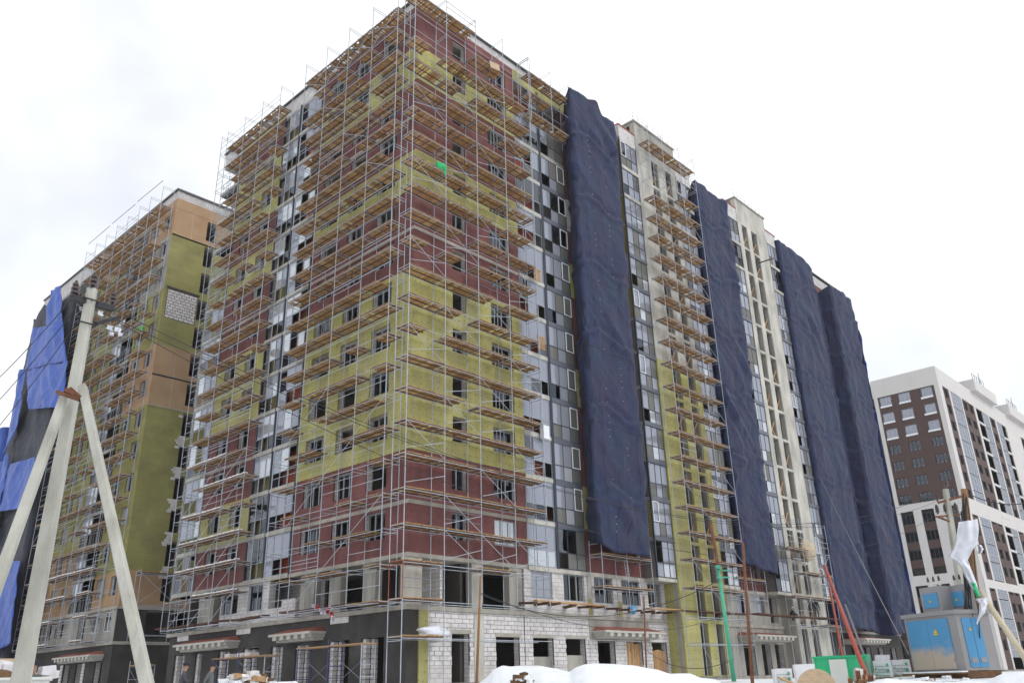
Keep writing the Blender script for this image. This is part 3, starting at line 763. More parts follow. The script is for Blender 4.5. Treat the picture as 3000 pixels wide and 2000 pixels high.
for a, b in ((2.95, 4.1), (6.3, 7.5), (9.1, 10.65), (21.7, 23.9)):
    part_box(MAIN, 'column', FL, a, b, ZS, Z0 - .2, -.6, -.1, 'concrete')
W2L = [(12.6, 14.2), (14.95, 16.85), (18.2, 20.4)]
wall(MAIN, FL, 11.0, 20.55, ZS, Z0 - .2, [(11.0, 14.2, ZS + 1.3, Z0 - .2)] + [(a, b, ZS + .85, Z0 - .3) for a, b in W2L], 'aac_far', -.02)
for a, b in W2L[1:]: window(MAIN, MAIN, FL, a, b, ZS + .85, Z0 - .3, -.2, 2, 'frame_grey', 'pane_dark', p_open=.2)
for bx in ((2.5, 4.85, 2.7, 6.3), (1.2, 4.7, 2.5, 4.85), (3.0, .6, 3.2, 4.6), (2.2, 11, 2.4, 18)):
    mb = MB(); mb.box(bx[0], bx[1], ZS, bx[2], bx[3], Z0 - .22); link('partition', mb.mesh('partition', ['aac_far']), MAIN)
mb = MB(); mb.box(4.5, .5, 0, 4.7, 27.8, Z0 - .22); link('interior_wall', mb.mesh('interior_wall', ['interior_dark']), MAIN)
flush_panes(MAIN)
# ------------------------------------------------------------------ SCAFFOLDS
def deck_mesh(face, L, D, seed):
    def mk():
        rs = random.Random(seed); mb = MB(); u = rs.uniform(0, .05)
        while u < L - .06:
            w = rs.uniform(.11, .19)
            if rs.random() > .07:
                face.box(mb, u, min(u + w, L), .0, .03, rs.uniform(-.03, .03), D + rs.uniform(-.05, .04), 0, True)
            u += w + (rs.uniform(.008, .025) if rs.random() < .5 else rs.uniform(.04, .10))
        for d in (.03, D / 2, D - .06): face.box(mb, 0, L, -.07, -.003, d, d + .05, 1, True)
        face.box(mb, .02, L - .02, .031, .055, D - .16, D - .02, 2, True)
        return mb.mesh('deck', ['deck_wood', 'joist', 'plank'])
    return cached(('deck', face.k, L, D, seed), mk)
def frame_mesh(face, hgt, D, mt, r=.027):
    def mk():
        mb = MB()
        for d in (0, D): mb.tube(face.loc(0, 0, d), face.loc(0, hgt, d), r, 6)
        mb.tube(face.loc(0, hgt - .02, 0), face.loc(0, hgt - .02, D), r * .8, 5); mb.tube(face.loc(0, hgt - .22, 0), face.loc(0, hgt - .22, D), r * .8, 5)
        return mb.mesh('frame', [mt])
    return cached(('frame', face.k, round(hgt, 3), D, mt, r), mk)
def scaffold(label, face, us, levels, d0, D, zbase, ztop, rule, brace, rail, group=None, mt='tube', snow=0, seed=1, red_base=0.0, name='scaffold', rail_mat='tube'):
    """frame scaffold: us standards, levels deck heights (bottom up)"""
    rs = random.Random(seed)
    root = emp(name, label, 'scaffold', face.pt(us[0], zbase, d0 + D), group)
    zs = [zbase] + list(levels) + ([ztop] if ztop > levels[-1] + .1 else [])
    for ui, u in enumerate(us):
        for a, b in zip(zs[:-1], zs[1:]):
            if red_base and ui > 1 and b < 4.5: continue
            link('frame', frame_mesh(face, b - a, D, 'tube_red' if red_base and ui == 0 and 4 < a < 5 else mt), root, face.pt(u, a, d0))
    for i, (u, v) in enumerate(zip(us[:-1], us[1:])):
        L = round(v - u - .02, 2)
        for j, z in enumerate(levels):
            r = rule(i, j, rs)
            if r:
                l = L if r == 1 else round(L * .55, 2)
                off = 0 if r != 3 else L - l
                o = link('deck', deck_mesh(face, l, D, rs.randrange(6)), root, face.pt(u + .01 + off, z + .01, d0))
                o.rotation_euler = (rs.uniform(-.006, .006), rs.uniform(-.012, .012), 0) if face.k == 'R' else (rs.uniform(-.012, .012), rs.uniform(-.006, .006), 0)
                if j < snow and r == 1:
                    def mk(l=l):
                        mb = MB(); nn = 14
                        for q in range(nn):
                            h_ = random.uniform(.03, .085); face.box(mb, l * q / nn, l * (q + 1) / nn, .058, .058 + h_, D - random.uniform(.2, .3), D + .03, 0, True)
                        return mb.mesh('snow', ['snow'])
                    link('snow', cached(('dsnow', face.k, l), mk), o, face.pt(u + .01 + off, z + .01, d0))
            if rail(i, j, rs):
                def mk(L=v - u):
                    mb = MB()
                    for h_ in (.55, 1.05): mb.tube(face.loc(0, h_, D + .03), face.loc(L, h_, D + .03), .02, 5)
                    return mb.mesh('guard_rail', [rail_mat])
                link('guard_rail', cached(('rail', face.k, round(v - u, 2), D, rail_mat), mk), root, face.pt(u, z, d0))
            b_ = brace(i, j, rs)
            if b_:
                z2 = levels[j - 1] if j else zbase; hh = z - z2
                def mk(L=v - u, hh=hh, b_=b_):
                    mb = MB()
                    if b_ & 1: mb.tube(face.loc(0, hh - .1, D + .04), face.loc(L, .0, D + .04), .019, 5)
                    if b_ & 2: mb.tube(face.loc(0, .25, D + .05), face.loc(L, hh * .52, D + .05), .019, 5)
                    if b_ & 4: mb.tube(face.loc(0, hh * .42, D + .05), face.loc(L, hh * .42, D + .05), .019, 5)
                    if b_ & 8: mb.tube(face.loc(0, .05, D + .04), face.loc(L, hh - .1, D + .04), .019, 5)
                    return mb.mesh('brace', ['tube'])
                link('brace', cached(('brace', face.k, round(v - u, 2), round(hh, 2), b_), mk), root, face.pt(u, z2, d0))
    # ledgers that carry the decks, one pair to each bay and lift
    for u, v in zip(us[:-1], us[1:]):
        def mkl(L=v - u):
            mb = MB()
            for d in (0, D): mb.tube(face.loc(0, -.1, d + .03), face.loc(L, -.1, d + .03), .021, 5)
            return mb.mesh('ledger', [mt])
        for z in levels: link('ledger', cached(('ledger', face.k, round(v - u, 2), D, mt), mkl), root, face.pt(u, z, d0))
    return root
LV = [8.12 + 1.985 * k for k in range(20)]          # 8.1 ... 45.8
FULL = [2.3, 4.2, 6.15] + LV
def r_rule(i, j, rs):
    if j < 3: return 1 if (i, j) in ((0, 2), (2, 2), (0, 1), (0, 0)) else 0
    if 14 > j > 9 and rs.random() < .12: return 2
    if j == 3 and i == 2: return 1
    if j in (21, 22): return 1 if (j == 22 and i < 2) or rs.random() < .35 else 0
    return 1 if rs.random() < .93 else 2
SCF_R = scaffold('tall corner scaffold with timber decks running from the building corner to the loggias', FR, [-1.5, 1.47, 4.44, 7.41, 10.38], FULL, .30, 1.16, -.3, 47.2,
         r_rule, lambda i, j, rs: (3 if (j + 2 * i) % 3 == 0 and 3 < j < 21 else (2 if (j + i) % 4 == 1 and j > 3 and j < 12 else (3 if j == 3 and i else 0))), lambda i, j, rs: rs.random() < .12, seed=3, red_base=4.3, rail_mat='tube_dark')
# two short bays at the top, in front of the loggias
scaffold('short scaffold section with two timber decks hung at the roof beside the first dark net', FR, [10.6, 13.2, 15.6], [42.0, 43.9, 45.85], .38, 1.05, 41.2, 47.4,
         lambda i, j, rs: 1 if j != 1 or i == 0 else 0, lambda i, j, rs: 0, lambda i, j, rs: 0, seed=5)
def l_rule(i, j, rs):
    if j < 1: return 1 if i < 1 else 0
    if j < 5: return [0, 2, 3, 2, 2][(i + j) % 5]
    if 4 < j < 9: return rs.choice([1, 2, 3, 2, 1])
    if j > 19: return 1 if j == 21 else rs.choice([1, 2, 2])
    return 1 if rs.random() < .8 else rs.choice([2, 3, 3])
scaffold('scaffold with timber decks before the three-window wing round the building corner', FL, [.55, 3.55, 6.58, 9.52, 12.5], FULL[1:], .30, 1.16, 4.2, 47.8,
         l_rule, lambda i, j, rs: 9 if j > 20 else (4 if (i + j) % 3 else (1 if j < 8 else 12 if (i * 3 + j) % 5 == 0 else 4)), lambda i, j, rs: rs.random() < .16, seed=8)
def w_rule(i, j, rs):
    if j < 3: return 1 if (i < 2 or j == 2) and j else 0
    if j == 22 or j == 21: return 1 if j == 21 else 0
    return 1 if rs.random() < .8 else rs.choice([2, 3, 2])
scaffold('scaffold with snow on its lower decks before the two-window wing and open loggias', FL, [16.28, 19.2, 22.17, 25.2, 26.3], FULL[1:], .30, 1.16, 4.05, 47.8,
         lambda i, j, rs: w_rule(i, j, rs) if i < 3 else 0, lambda i, j, rs: (4 if j > 6 else 1) if i < 3 else 0, lambda i, j, rs: rs.random() < .4, snow=7, seed=9)
# core scaffold
def e_rule(i, j, rs):
    return 1 if j > 0 else 0
scaffold('frame scaffold with long timber decks before the yellow and grey stair core', FE, [25.3, 27.6, 30.5, 33.2], [2.3, 4.15, 6.2] + [8.3 + 1.985 * k for k in range(20)], .40, 1.12, -.3, 47.6,
         lambda i, j, rs: 1 if (j > 1 and not (j == 20 and i < 2) and not (j > 20 and j != 22)) or j == 22 else 0, lambda i, j, rs: 1 if (i + j) % 3 == 0 else 0, lambda i, j, rs: rs.random() < .1, seed=12)
scaffold('low scaffold with two timber decks under the first dark net', FR, [16.0, 18.9, 21.9], [5.85, 8.0], .38, 1.05, 4.1, 8.9,
         lambda i, j, rs: 1, lambda i, j, rs: 2 if i == 1 and j == 0 else 0, lambda i, j, rs: 0, seed=14)
scaffold('low scaffold with decks at the foot of the pale concrete core', FE, [41.8, 44.6, 47.4, 50.2], [4.1, 6.4, 8.6, 10.6], .45, 1.0, -.3, 13.4,
         lambda i, j, rs: 1 if rs.random() < .85 else 0, lambda i, j, rs: rs.choice([0, 1, 8]), lambda i, j, rs: rs.random() < .4, seed=15)
scaffold('short scaffold under the second dark net', FR, [34.2, 36.6, 39.0], [6.0, 7.6], .5, 1.0, 4.1, 8.6, lambda i, j, rs: 1 if j else 0, lambda i, j, rs: 0, lambda i, j, rs: 0, seed=16)
# planks laid out over the first floor edge, and low trestles before the left face
PL = emp('protruding_planks', 'row of dark timber planks jutting out over the first-floor edge of the main block', 'planks', (9, -.6, ZS))
for i in range(16):
    x = 9.2 + i * 1.45
    mb = MB(); a = random.uniform(.1, .25)
    mb.beam((x, .1, ZS + .32 + a), (x - .5 + random.uniform(-.2, .6), -1.25, ZS + .30 + a + random.uniform(-.06, .05)), .34, .13)
    link('plank', mb.mesh('plank', ['plank_dark']), PL)
for a, b in ((9.5, 13.6), (12.5, 16.6), (21.5, 26.0), (25.5, 31), (30.8, 34.5), (34.2, 38.6), (38.3, 42.5), (42.2, 47), (46.7, 51.5)):
    mb = MB(); mb.beam((a, -1.0 - (1.6 if a > 33 else 0), ZS + .62), (b, -1.05 - (.9 if a > 24 else 0) - (.7 if a > 33 else 0), ZS + .60 + random.uniform(-.1, .12)), .9 if a > 24 else .35, .09); link('plank', mb.mesh('plank', ['plank_dark' if a > 24 else 'plank']), PL)
PL2 = emp('protruding_planks', 'row of dark planks lying along the edge above the two entrance canopies', 'planks', (-.6, 9, ZS))
for i, y in enumerate((3.2, 6.8, 8.7, 12.6, 14.0, 16.8, 19.2, 21.6, 23.4, 25.6)):
    mb = MB(); mb.beam((-1.0, y, ZS + .30), (-1.05, y + 2.0, ZS + .28 + random.uniform(-.05, .08)), .5, .11)
    link('plank', mb.mesh('plank', ['plank_dark']), PL2)
def trestle(label, face, u0, u1, z, d, mt, snowy=False):
    root = emp('trestle_scaffold', label, 'scaffold', face.pt(u0, 0, d), None)
    n = max(2, round((u1 - u0) / 2.6) + 1)
    for i in range(n):
        u = u0 + .15 + (u1 - u0 - .3) * i / (n - 1)
        mb = MB()
        for dd in (0, .9): mb.tube(face.pt(u, -.35, d + dd), face.pt(u, z + (.35 if i % 2 else 0), d + dd), .03, 6)
        for h_ in (z - .05, z * .5, .4): mb.tube(face.pt(u, h_, d), face.pt(u, h_, d + .9), .022, 5)
        link('trestle_frame', mb.mesh('trestle_frame', [mt if i % 3 else 'tube']), root)
    mb = MB()
    for i in range(n - 1):
        ua = u0 + .15 + (u1 - u0 - .3) * i / (n - 1); ub = u0 + .15 + (u1 - u0 - .3) * (i + 1) / (n - 1)
        mb.tube(face.pt(ua, .3, d + .92), face.pt(ub, z - .2, d + .92), .02, 5); mb.tube(face.pt(ub, .3, d), face.pt(ua, z - .2, d), .02, 5)
    link('brace', mb.mesh('brace', ['tube_dark']), root)
    for i in range(4):
        mb = MB(); mb.beam(face.pt(u0 - .1 + random.uniform(0, .2), z + .03, d + .1 + i * .25), face.pt(u1 + random.uniform(-.2, .2), z + .03, d + .1 + i * .25), .22, .05)
        link('plank', mb.mesh('plank', ['plank']), root)
    return root
trestle('long blue trestle scaffold with bare planks and white blocks before the left-face doorways', FL, 8.6, 14.8, 1.75, 2.3, 'tube_blue')
trestle('blue trestle scaffold with a plank deck beside the corner doorways of the left face', FL, .4, 6.6, 2.0, 1.6, 'tube_blue')
for i, y in enumerate((11.0, 11.9, 13.4)):
    mb = MB(); mb.box(-.3, -.3, 0, .3, .3, .22); tag(link('white_block', mb.mesh('white_block', ['aac']), None, (-2.75, y, 1.806)), 'white concrete block lying on the long blue trestle deck', 'block', 'blocks on the trestle')
root = trestle('small tube scaffold with a plank deck at the far end of the left face', FL, 28.6, 31.2, 1.9, .4, 'tube')
# ------------------------------------------------------------------ NETS AND SHEETS
def crease(r, a, s):
    """tight pleats across r that wander slowly along a"""
    w = r + .9 * noise.noise(Vector((a * .13, r * .21, s))); c = math.floor(w); f = w - c
    k = .3 + .4 * (.5 + noise.noise(Vector((c * 5.3, s, 2.2))))           # where the ridge sits
    h = max(0, .25 + 1.5 * noise.noise(Vector((c * 3.7 + s, a * .2, s + 4))))
    return (f / k if f < k else (1 - f) / (1 - k)) * min(1.3, h)
def fold(u, z, s):
    m1 = max(0, min(1, .5 + 1.4 * noise.noise(Vector((u * .2, z * .13, s + 31)))))
    a = crease((u * .60 + z * .52) * .62, (u * .52 - z * .60), s)
    b = crease((u * .64 - z * .46) * .58, (u * .46 + z * .64), s + 5)
    v = noise.noise(Vector((u * .45, z * .12, s + 3))) + .35 * noise.noise(Vector((u * 1.6, z * .35, s + 8)))
    w_ = crease((u * .7 + z * .7) * 1.25, u * .7 - z * .7, s + 11) * .09 + crease((u * .75 - z * .6) * 1.15, u * .6 + z * .75, s + 13) * .09
    return a * .40 * m1 + b * .40 * (1 - m1) + v * .12 + w_
def sheet(mb, P, us, topf, botf, s, step=.22, amp=1.0, seam=2.0, lift=6.0, thick=0.02, mi=0, edge0=0.0):
    """hanging cloth along a plan polyline P (list of xy); outward is to the right of the walking direction"""
    seg = []; tot = 0
    for a, b in zip(P[:-1], P[1:]):
        l = math.dist(a, b); seg.append((tot, l, a, b)); tot += l
    nu = max(2, int(tot / step))
    def xy(t):
        for s0, l, a, b in seg:
            if t <= s0 + l + 1e-6:
                q = (t - s0) / l; dx, dy = (b[0] - a[0]) / l, (b[1] - a[1]) / l
                return a[0] + (b[0] - a[0]) * q, a[1] + (b[1] - a[1]) * q, dy, -dx
    zt0 = topf(0.0); nv = int((max(topf(t / 10 * tot) for t in range(11)) - min(botf(t / 10 * tot) for t in range(11))) / step)
    def fn(i, j):
        t = i * tot; x, y, nx, ny = xy(t); zt, zb = topf(t), botf(t)
        z = zb + (zt - zb) * j
        e = min(1, min(t, tot - t) / .5) if edge0 else 1
        d = fold(t, z, s) * amp
        d += (abs(math.sin(math.pi * t / seam)) ** .6) * .07 * amp            # pulled in along the laced seams
        ph = (z + .45 * math.sin(t * 1.1 + s)) % lift
        d += .14 * amp * math.exp(-((ph - .25) / .22) ** 2) - .12 * amp * math.exp(-((ph - .65) / .25) ** 2)   # overlap between the lengths
        d *= e
        x2 = x + .03 * noise.noise(Vector((t, z * .6, s + 20)))*(0 if amp < .5 else 1)
        return (x2 + nx * d, y + ny * d, z + .05 * noise.noise(Vector((t * .8, z * .3, s + 9))))
    mb.grid(fn, nu, nv, mi, True)
def net(label, P, topf, botf, s, mname='net_navy', name='debris_net', group=None, amp=1.0, dots=True, seam=2.0, lift=6.0, cat='netting', step=.22):
    mb = MB(); sheet(mb, P, None, topf, botf, s, amp=amp, seam=seam, lift=lift, step=step)
    root = link(name, mb.mesh(name, [mname], True), None); tag(root, label, cat, group)
    md = root.modifiers.new('thickness', 'SOLIDIFY'); md.thickness = .015
    return root
def lin(pairs):
    def f(t):
        for (a, za), (b, zb) in zip(pairs[:-1], pairs[1:]):
            if t <= b: return za + (zb - za) * (t - a) / (b - a)
        return pairs[-1][1]
    return f
C_P = [(16.3, -.30), (15.45, -1.62), (21.55, -1.66), (21.9, -.35)]
NET_C = net('dark navy debris net hanging between the grey loggia glazing and the yellow core', C_P, lin([(0, 45.6), (1.57, 47.0), (4.6, 47.1), (6.0, 46.2), (7.7, 46.4), (9.1, 46.3)]), lin([(0, 8.9), (1.57, 8.6), (3, 8.1), (7.5, 8.15), (9.1, 9.0)]), 1.0)
F_P = [(36.0, -.30), (35.2, -1.62), (41.1, -1.66), (41.4, -.35)]
NET_F = net('dark navy debris net hanging between the yellow core and the pale concrete core', F_P, lin([(0, 45.9), (1.54, 46.7), (5, 46.3), (7.4, 46.6), (8.8, 46.2)]), lin([(0, 8.9), (1.5, 8.7), (7.4, 8.25), (8.8, 8.6)]), 4.0)
H_P = [(53.6, -.30), (53.0, -1.62), (61.2, -1.7), (61.4, -.16), (66.0, -.16), (66.4, -1.65), (72.7, -1.7), (73.0, 4)]
NET_H = net('very wide dark navy debris net beside the brown and white tower', H_P, lin([(0, 46.3), (1.4, 46.7), (7, 46.4), (9.6, 45.6), (9.7, 44.6), (15.8, 44.6), (17.3, 45.3), (23.6, 45.3), (30, 45.2)]), lin([(0, 4.2), (9.6, 3.9), (13, 4.2), (17, 3.6), (23.6, 4.4), (30, 4.5)]), 8.0, step=.26)
mb = MB(); sheet(mb, [(72.6, -2.0), (73.35, -1.2), (73.4, 4.0)], None, lambda t: 41.0, lambda t: 5.0 + t * .3, 3.3, step=.3, amp=.6)
o = link('blue_sheet', mb.mesh('blue_sheet', ['edge_blue'], True)); tag(o, 'narrow bright blue sheet along the outer edge of the wide navy net', 'tarpaulin')
# white lacing knots along the seams of the nearest net
mb = MB()
for i in range(70):
    z = 9 + i * .53
    t = random.choice((1.95, 4.0)); x = 15.5 + t + .1 * noise.noise(Vector((t, z * .6, 21))); mb.box(x, -1.80, z, x + .03, -1.77, z + .05)
o = link('lacing', mb.mesh('lacing', ['aac']), NET_C); o['kind'] = 'stuff'
# ------------------------------------------------------------------ LEFT BUILDING (parallel, behind the gap)
LB = emp('apartment_building', 'unfinished block clad in olive and tan boards behind the braced concrete pole', 'building', (0, 37.9, 0))
FB = Face('R', 37.9)
for k in range(-1, 14):
    z = ZS if k < 0 else zk(k)
    mb = MB(); mb.box(.02, 37.92, z - .22, 12, 75, z); link('floor_slab', mb.mesh('floor_slab', ['slab']), LB)
mb = MB(); mb.box(5, 39, 0, 5.3, 75, ROOF - .3); mb.box(.5, 44, 6.9, 5, 44.2, ROOF - .3); mb.box(.5, 49, 6.9, 5, 49.2, ROOF - .3); mb.box(.5, 41, 6.9, 5, 41.2, ROOF - .3); mb.box(.5, 57.5, 0, 5, 57.8, ROOF - .3); mb.box(11.7, 38, 0, 12, 75, ROOF); mb.box(0, 74.7, 0, 11.7, 75, ROOF)
link('interior_wall', mb.mesh('interior_wall', ['interior']), LB)
def lbm(k): return 'tan_board' if k in (0, 6, 7, 12) else 'olive_board'
LBW = [(38.65, 40.2), (41.4, 43.25)]; LBW2 = [(49.9, 51.3), (52.4, 54.0), (55.2, 56.5)]
for k in range(13):
    z, z1 = zk(k), zk(k + 1); m = lbm(k); dz = .3 if k in (0,) else 0
    # end wall with recessed dark openings
    wall(LB, FB, -.02, 12, z, z1, [(3.5, 4.6, z + .55, z + 2.75)], m, .02, uin0=.12, inner='aac_far')
    wall(LB, FL, 38.02, 43.7, z, z1, [(a, b, z + 1.0, z + 2.65) for a, b in LBW], m if k < 10 else ('tan_board' if k > 11 else 'concrete'), .02, uin0=38.4)
    wall(LB, FL, 48.8, 57.6, z, z1, [(a, b, z + 1.0, z + 2.65) for a, b in LBW2], 'tan_board' if k in (1, 0, 12) else 'olive_board', .02)
    for a, b in LBW + LBW2: window(LB, LB, FL, a, b, z + 1.0, z + 2.65, -.3, 2, 'frame_grey', random.choice(['pane_dark', 'pane_pale', 'pane_dark']), p_open=.35)
    part_box(LB, 'slab_edge', FL, 43.7, 48.8, z - .22, z + .04, -1.3, .15, 'slab')
    rs = random.Random(90 + k)
    glazing(LB, LB, FL, 46.4, 3, .8, .05, z, rs.choice(['mpm', 'ppm', 'm.m']), '...', 'frame_grey')
    part_box(LB, 'loggia_back', FL, 43.8, 46.3, z + .05, z + 2.76, -1.5, -1.2, 'loggia_red'); part_box(LB, 'loggia_back', FL, 46.4, 48.8, z + .05, z + 2.76, -1.5, -1.2, 'interior_dark')
    mb = MB()
    for i in range(5): mb.tube(FL.pt(43.9 + i * .55, z, .05), FL.pt(43.9 + i * .55, z + 1.1, .05), .02, 5)
    mb.tube(FL.pt(43.8, z + 1.1, .05), FL.pt(46.3, z + 1.1, .05), .025, 5); link('balustrade', mb.mesh('balustrade', ['tube']), LB)
    if k in (1, 2, 3, 4, 5):   # stepped strip of bare blocks between the openings, boards not yet fixed there
        for q in range(5):
            a_ = 3.5 - (.12, .35, .5, .3, .16)[(q + k) % 5]
            part_box(LB, 'edge_block', FB, a_, 3.95, z - .52 + q * .215, z - .52 + q * .215 + .2, .021, .05, 'aac')
        part_box(LB, 'edge_block', FB, 3.05, 3.48, z + 2.3, z + 2.52, .021, .05, 'aac')
    if k in (7, 12): part_box(LB, 'floor_line', FB, -.03, 12, z - .12, z + .02, .021, .05, 'plaster_dark')
for zz in (27.8, 24.75, 42.75): part_box(LB, 'floor_line', FB, -.03, 12, zz, zz + .10, .021, .05, 'slab')
part_box(LB, 'board_seam', FB, 1.9, 1.93, 42.85, 45.85, .021, .026, 'concrete_pale'); part_box(LB, 'board_seam', FB, 2.0, 2.03, 24.9, 30.4, .021, .026, 'concrete_pale')
# bare block patch in the olive field
blocks(LB, LB, FB, .35, 3.4, 33.75, 36.8, [], .05, backing=False, joint=.055, bl=.5, bh=.30)
part_box(LB, 'patch_ground', FB, .3, 3.45, 33.7, 36.85, .0, .032, 'joint'); part_box(LB, 'patch_lintel', FB, .2, 3.6, 36.85, 37.05, .021, .08, 'plaster_dark')
mb = MB(); FB.box(mb, 0, 12, ROOF, 47.9, -.4, 0); FL.box(mb, 38.3, 75, ROOF, 47.9, -.4, 0); link('parapet', mb.mesh('parapet', ['aac_far']), LB)
mb = MB(); FB.box(mb, -.02, 12, ROOF, 47.0, .002, .04); FL.box(mb, 37.94, 58, ROOF, 46.9, .002, .04); link('parapet_facing', mb.mesh('parapet_facing', ['tan_board']), LB)
mb = MB(); FB.box(mb, -.2, 12, 47.9, 48.05, -.5, .2); FL.box(mb, 38.4, 75, 47.9, 48.05, -.5, .2); link('coping', mb.mesh('coping', ['coping']), LB)
wall(LB, FB, -.01, 12, 0, Z0 - .1, [(2.5, 8, ZS + .3, Z0 - .3)], 'plaster_dark', .01, uin0=.12)
part_box(LB, 'slab_edge', FB, -.1, 12, ZS - .2, ZS + .05, .011, .12, 'slab'); part_box(LB, 'slab_edge', FB, -.1, 12, Z0 - .2, Z0 + .04, .011, .10, 'slab')
wall(LB, FL, 38.02, 58, 0, ZS - .2, [(39.4, 41, 0.3, 2.5), (43.6, 45, 0, 2.5), (46.2, 47.8, 0, 2.5), (51, 52.6, 0, 2.5), (54.4, 56, 0, 2.5)], 'plaster_dark', .01, uin0=38.4)
wall(LB, FL, 38.02, 58, ZS + .05, Z0 - .2, [(38.9, 40.4, 4.9, 6.5), (41.4, 43.1, 4.9, 6.5), (44.3, 46, 4.1, 6.5), (49.5, 51.5, 4.9, 6.5), (52.4, 54.4, 4.9, 6.5), (55, 57, 4.9, 6.5)], 'concrete', 0, uin0=38.4)
for a, b in ((38.9, 40.4), (41.4, 43.1)): window(LB, LB, FL, a, b, 4.9, 6.5, -.1, 2, 'frame_white', 'pane_clear', p_open=0)
part_box(LB, 'slab_edge', FL, 37.9, 60, ZS - .2, ZS + .05, .011, .15, 'slab'); part_box(LB, 'slab_edge', FL, 37.9, 60, Z0 - .2, Z0 + .05, .011, .12, 'slab')
for a in (43.0, 47.9, 50.4):
    for q in range(9): part_box(LB, 'jamb_block', FL, a, a + .55, .1 + q * .27, .34 + q * .27, .011, .05, 'aac')
canopy(LB, FL, 39.3, 47.6, 2.66, 1.2); canopy(LB, FL, 54.5, 60.5, 2.66, 1.2)
flush_panes(LB); flush_blocks(LB)
scaffold('frame scaffold with timber decks on the tan and olive block, before red loggias', FL, [38.2, 41.0, 43.6, 46.4, 49.2, 52.0, 54.8, 57.6], [4.2, 6.2] + [8.2 + 1.98 * k for k in range(20)], .30, 1.16, 4.05, 47.9,
         lambda i, j, rs: (1 if j in (0, 1) and i in (1, 4, 5) else 0) if j < 2 else (1 if j == 21 or rs.random() < .68 else rs.choice([0, 2, 3])), lambda i, j, rs: 1 if (i + j) % 4 == 0 and j < 10 else (4 if rs.random() < .3 else 0), lambda i, j, rs: rs.random() < .45, seed=31, snow=4)
scaffold('low tube scaffold before the tan end wall', FB, [1.0, 4.4], [4.6, 7.0, 9.6], .3, 1.0, 3.9, 9.8, lambda i, j, rs: 1 if j == 2 else 0, lambda i, j, rs: 9 if j == 2 else 0, lambda i, j, rs: 0, seed=33)
mb = MB()
for i in range(3): mb.tube(FL.pt(39 + i * 6.5, 49.0 + .05 * i, 1.3), FL.pt(45 + i * 6.5, 49.15, 1.3), .03, 5)
o = link('roof_rail', mb.mesh('roof_rail', ['rust']), LB)
# sheets on the far end of the left building
SF = -1.75
LBN = net('black protective sheet covering the far end of the tan and olive block', [(0, 59.2), (-1.55, 58.8), (-1.6, 71.3), (-1.3, 72.6), (4, 72.9)][::-1], lin([(0, 43.5), (5.4, 44.2), (6.7, 43.2), (9, 44.9), (12, 43.4), (16, 43.0), (20, 43)]), lambda t: 2.2, 21.0, 'sheet_black', 'black_sheet', amp=.8, seam=3.2, lift=9, cat='tarpaulin', step=.3)
def quad_sheet(label, px, d, s, mname='sheet_blue', n=28, amp=.25, name='blue_sheet'):
    c = [on_x(x, y, -d) for x, y in px]     # corners: top-left, top-right, bottom-right, bottom-left
    def fn(i, j):
        a = c[3].lerp(c[2], i); b = c[0].lerp(c[1], i); p = a.lerp(b, j)
        dd = fold(p.y, p.z, s) * amp * 4 + .25 * amp * math.sin(i * 9 + s) * (1 - j * .3)
        return (p.x - .35 - dd, p.y, p.z - .25 * math.sin(math.pi * i) * j * amp)
    mb = MB(); mb.grid(fn, n, n, 0)
    o = link(name, mb.mesh(name, [mname], True)); tag(o, label, 'tarpaulin', 'blue sheets on the left block')
    md = o.modifiers.new('thickness', 'SOLIDIFY'); md.thickness = .02
    return o
K = 600 / 1882.0
def zb(x, y): return (x * K, 800 + y * K)
def zc(x, y): return (x * K, 1150 + y * K)
def zd(x, y): return (x * K, 1500 + y * K)
quad_sheet('pointed blue sheet tied up at the roof of the tan and olive block', [zb(505, 170), zb(585, 120), zb(600, 470), zb(455, 490)], 2.0, 1.5)
quad_sheet('blue sheet just below the pointed one on the tan and olive block', [zb(345, 515), zb(605, 455), zb(645, 815), zb(280, 900)], 2.02, 2.5)
quad_sheet('broad bright blue sheet at mid height on the tan and olive block', [zb(275, 905), zb(655, 810), zb(600, 1240), zb(300, 1255)], 2.05, 3.5)
quad_sheet('blue strip along the outer edge of the black sheet', [zb(222, 900), zb(275, 880), zb(205, 1400), zb(60, 1700)], 2.0, 4.5, n=16)
quad_sheet('long blue strip running down the outer edge of the black sheet to the ground', [zc(45, 640), zc(130, 560), zc(-20, 1400), zc(-180, 1500)], 2.0, 7.5, n=20)
quad_sheet('blue sheet hanging over the lower half of the black sheet, behind the pole strut', [zc(120, 660), zc(360, 590), zc(330, 1050), zc(-60, 1110)], 2.0, 5.5)
quad_sheet('blue sheet at the bottom of the black sheet, beside the concrete pole foot', [zd(40, 440), zd(225, 445), zd(150, 1200), zd(-200, 1380)], 2.0, 6.5)
# a sheeted lower structure at the picture edge beyond that end
def lowbox():
    r = emp('sheeted_annex', 'low annex wrapped in blue and black sheets beyond the black sheet', 'annex', (0, 80, 0))
    mb = MB(); mb.box(-1, 77, 0, 8, 92, 24.5); link('wall', mb.mesh('wall', ['sheet_black']), r)
    mb = MB(); sheet(mb, [(-1.2, 93), (-1.2, 76.6), (4, 76.5)], None, lambda t: 31.0, lambda t: 24, 44.0, amp=1.2, step=.5); link('blue_cover', mb.mesh('blue_cover', ['sheet_blue'], True), r)
    return r
lowbox()

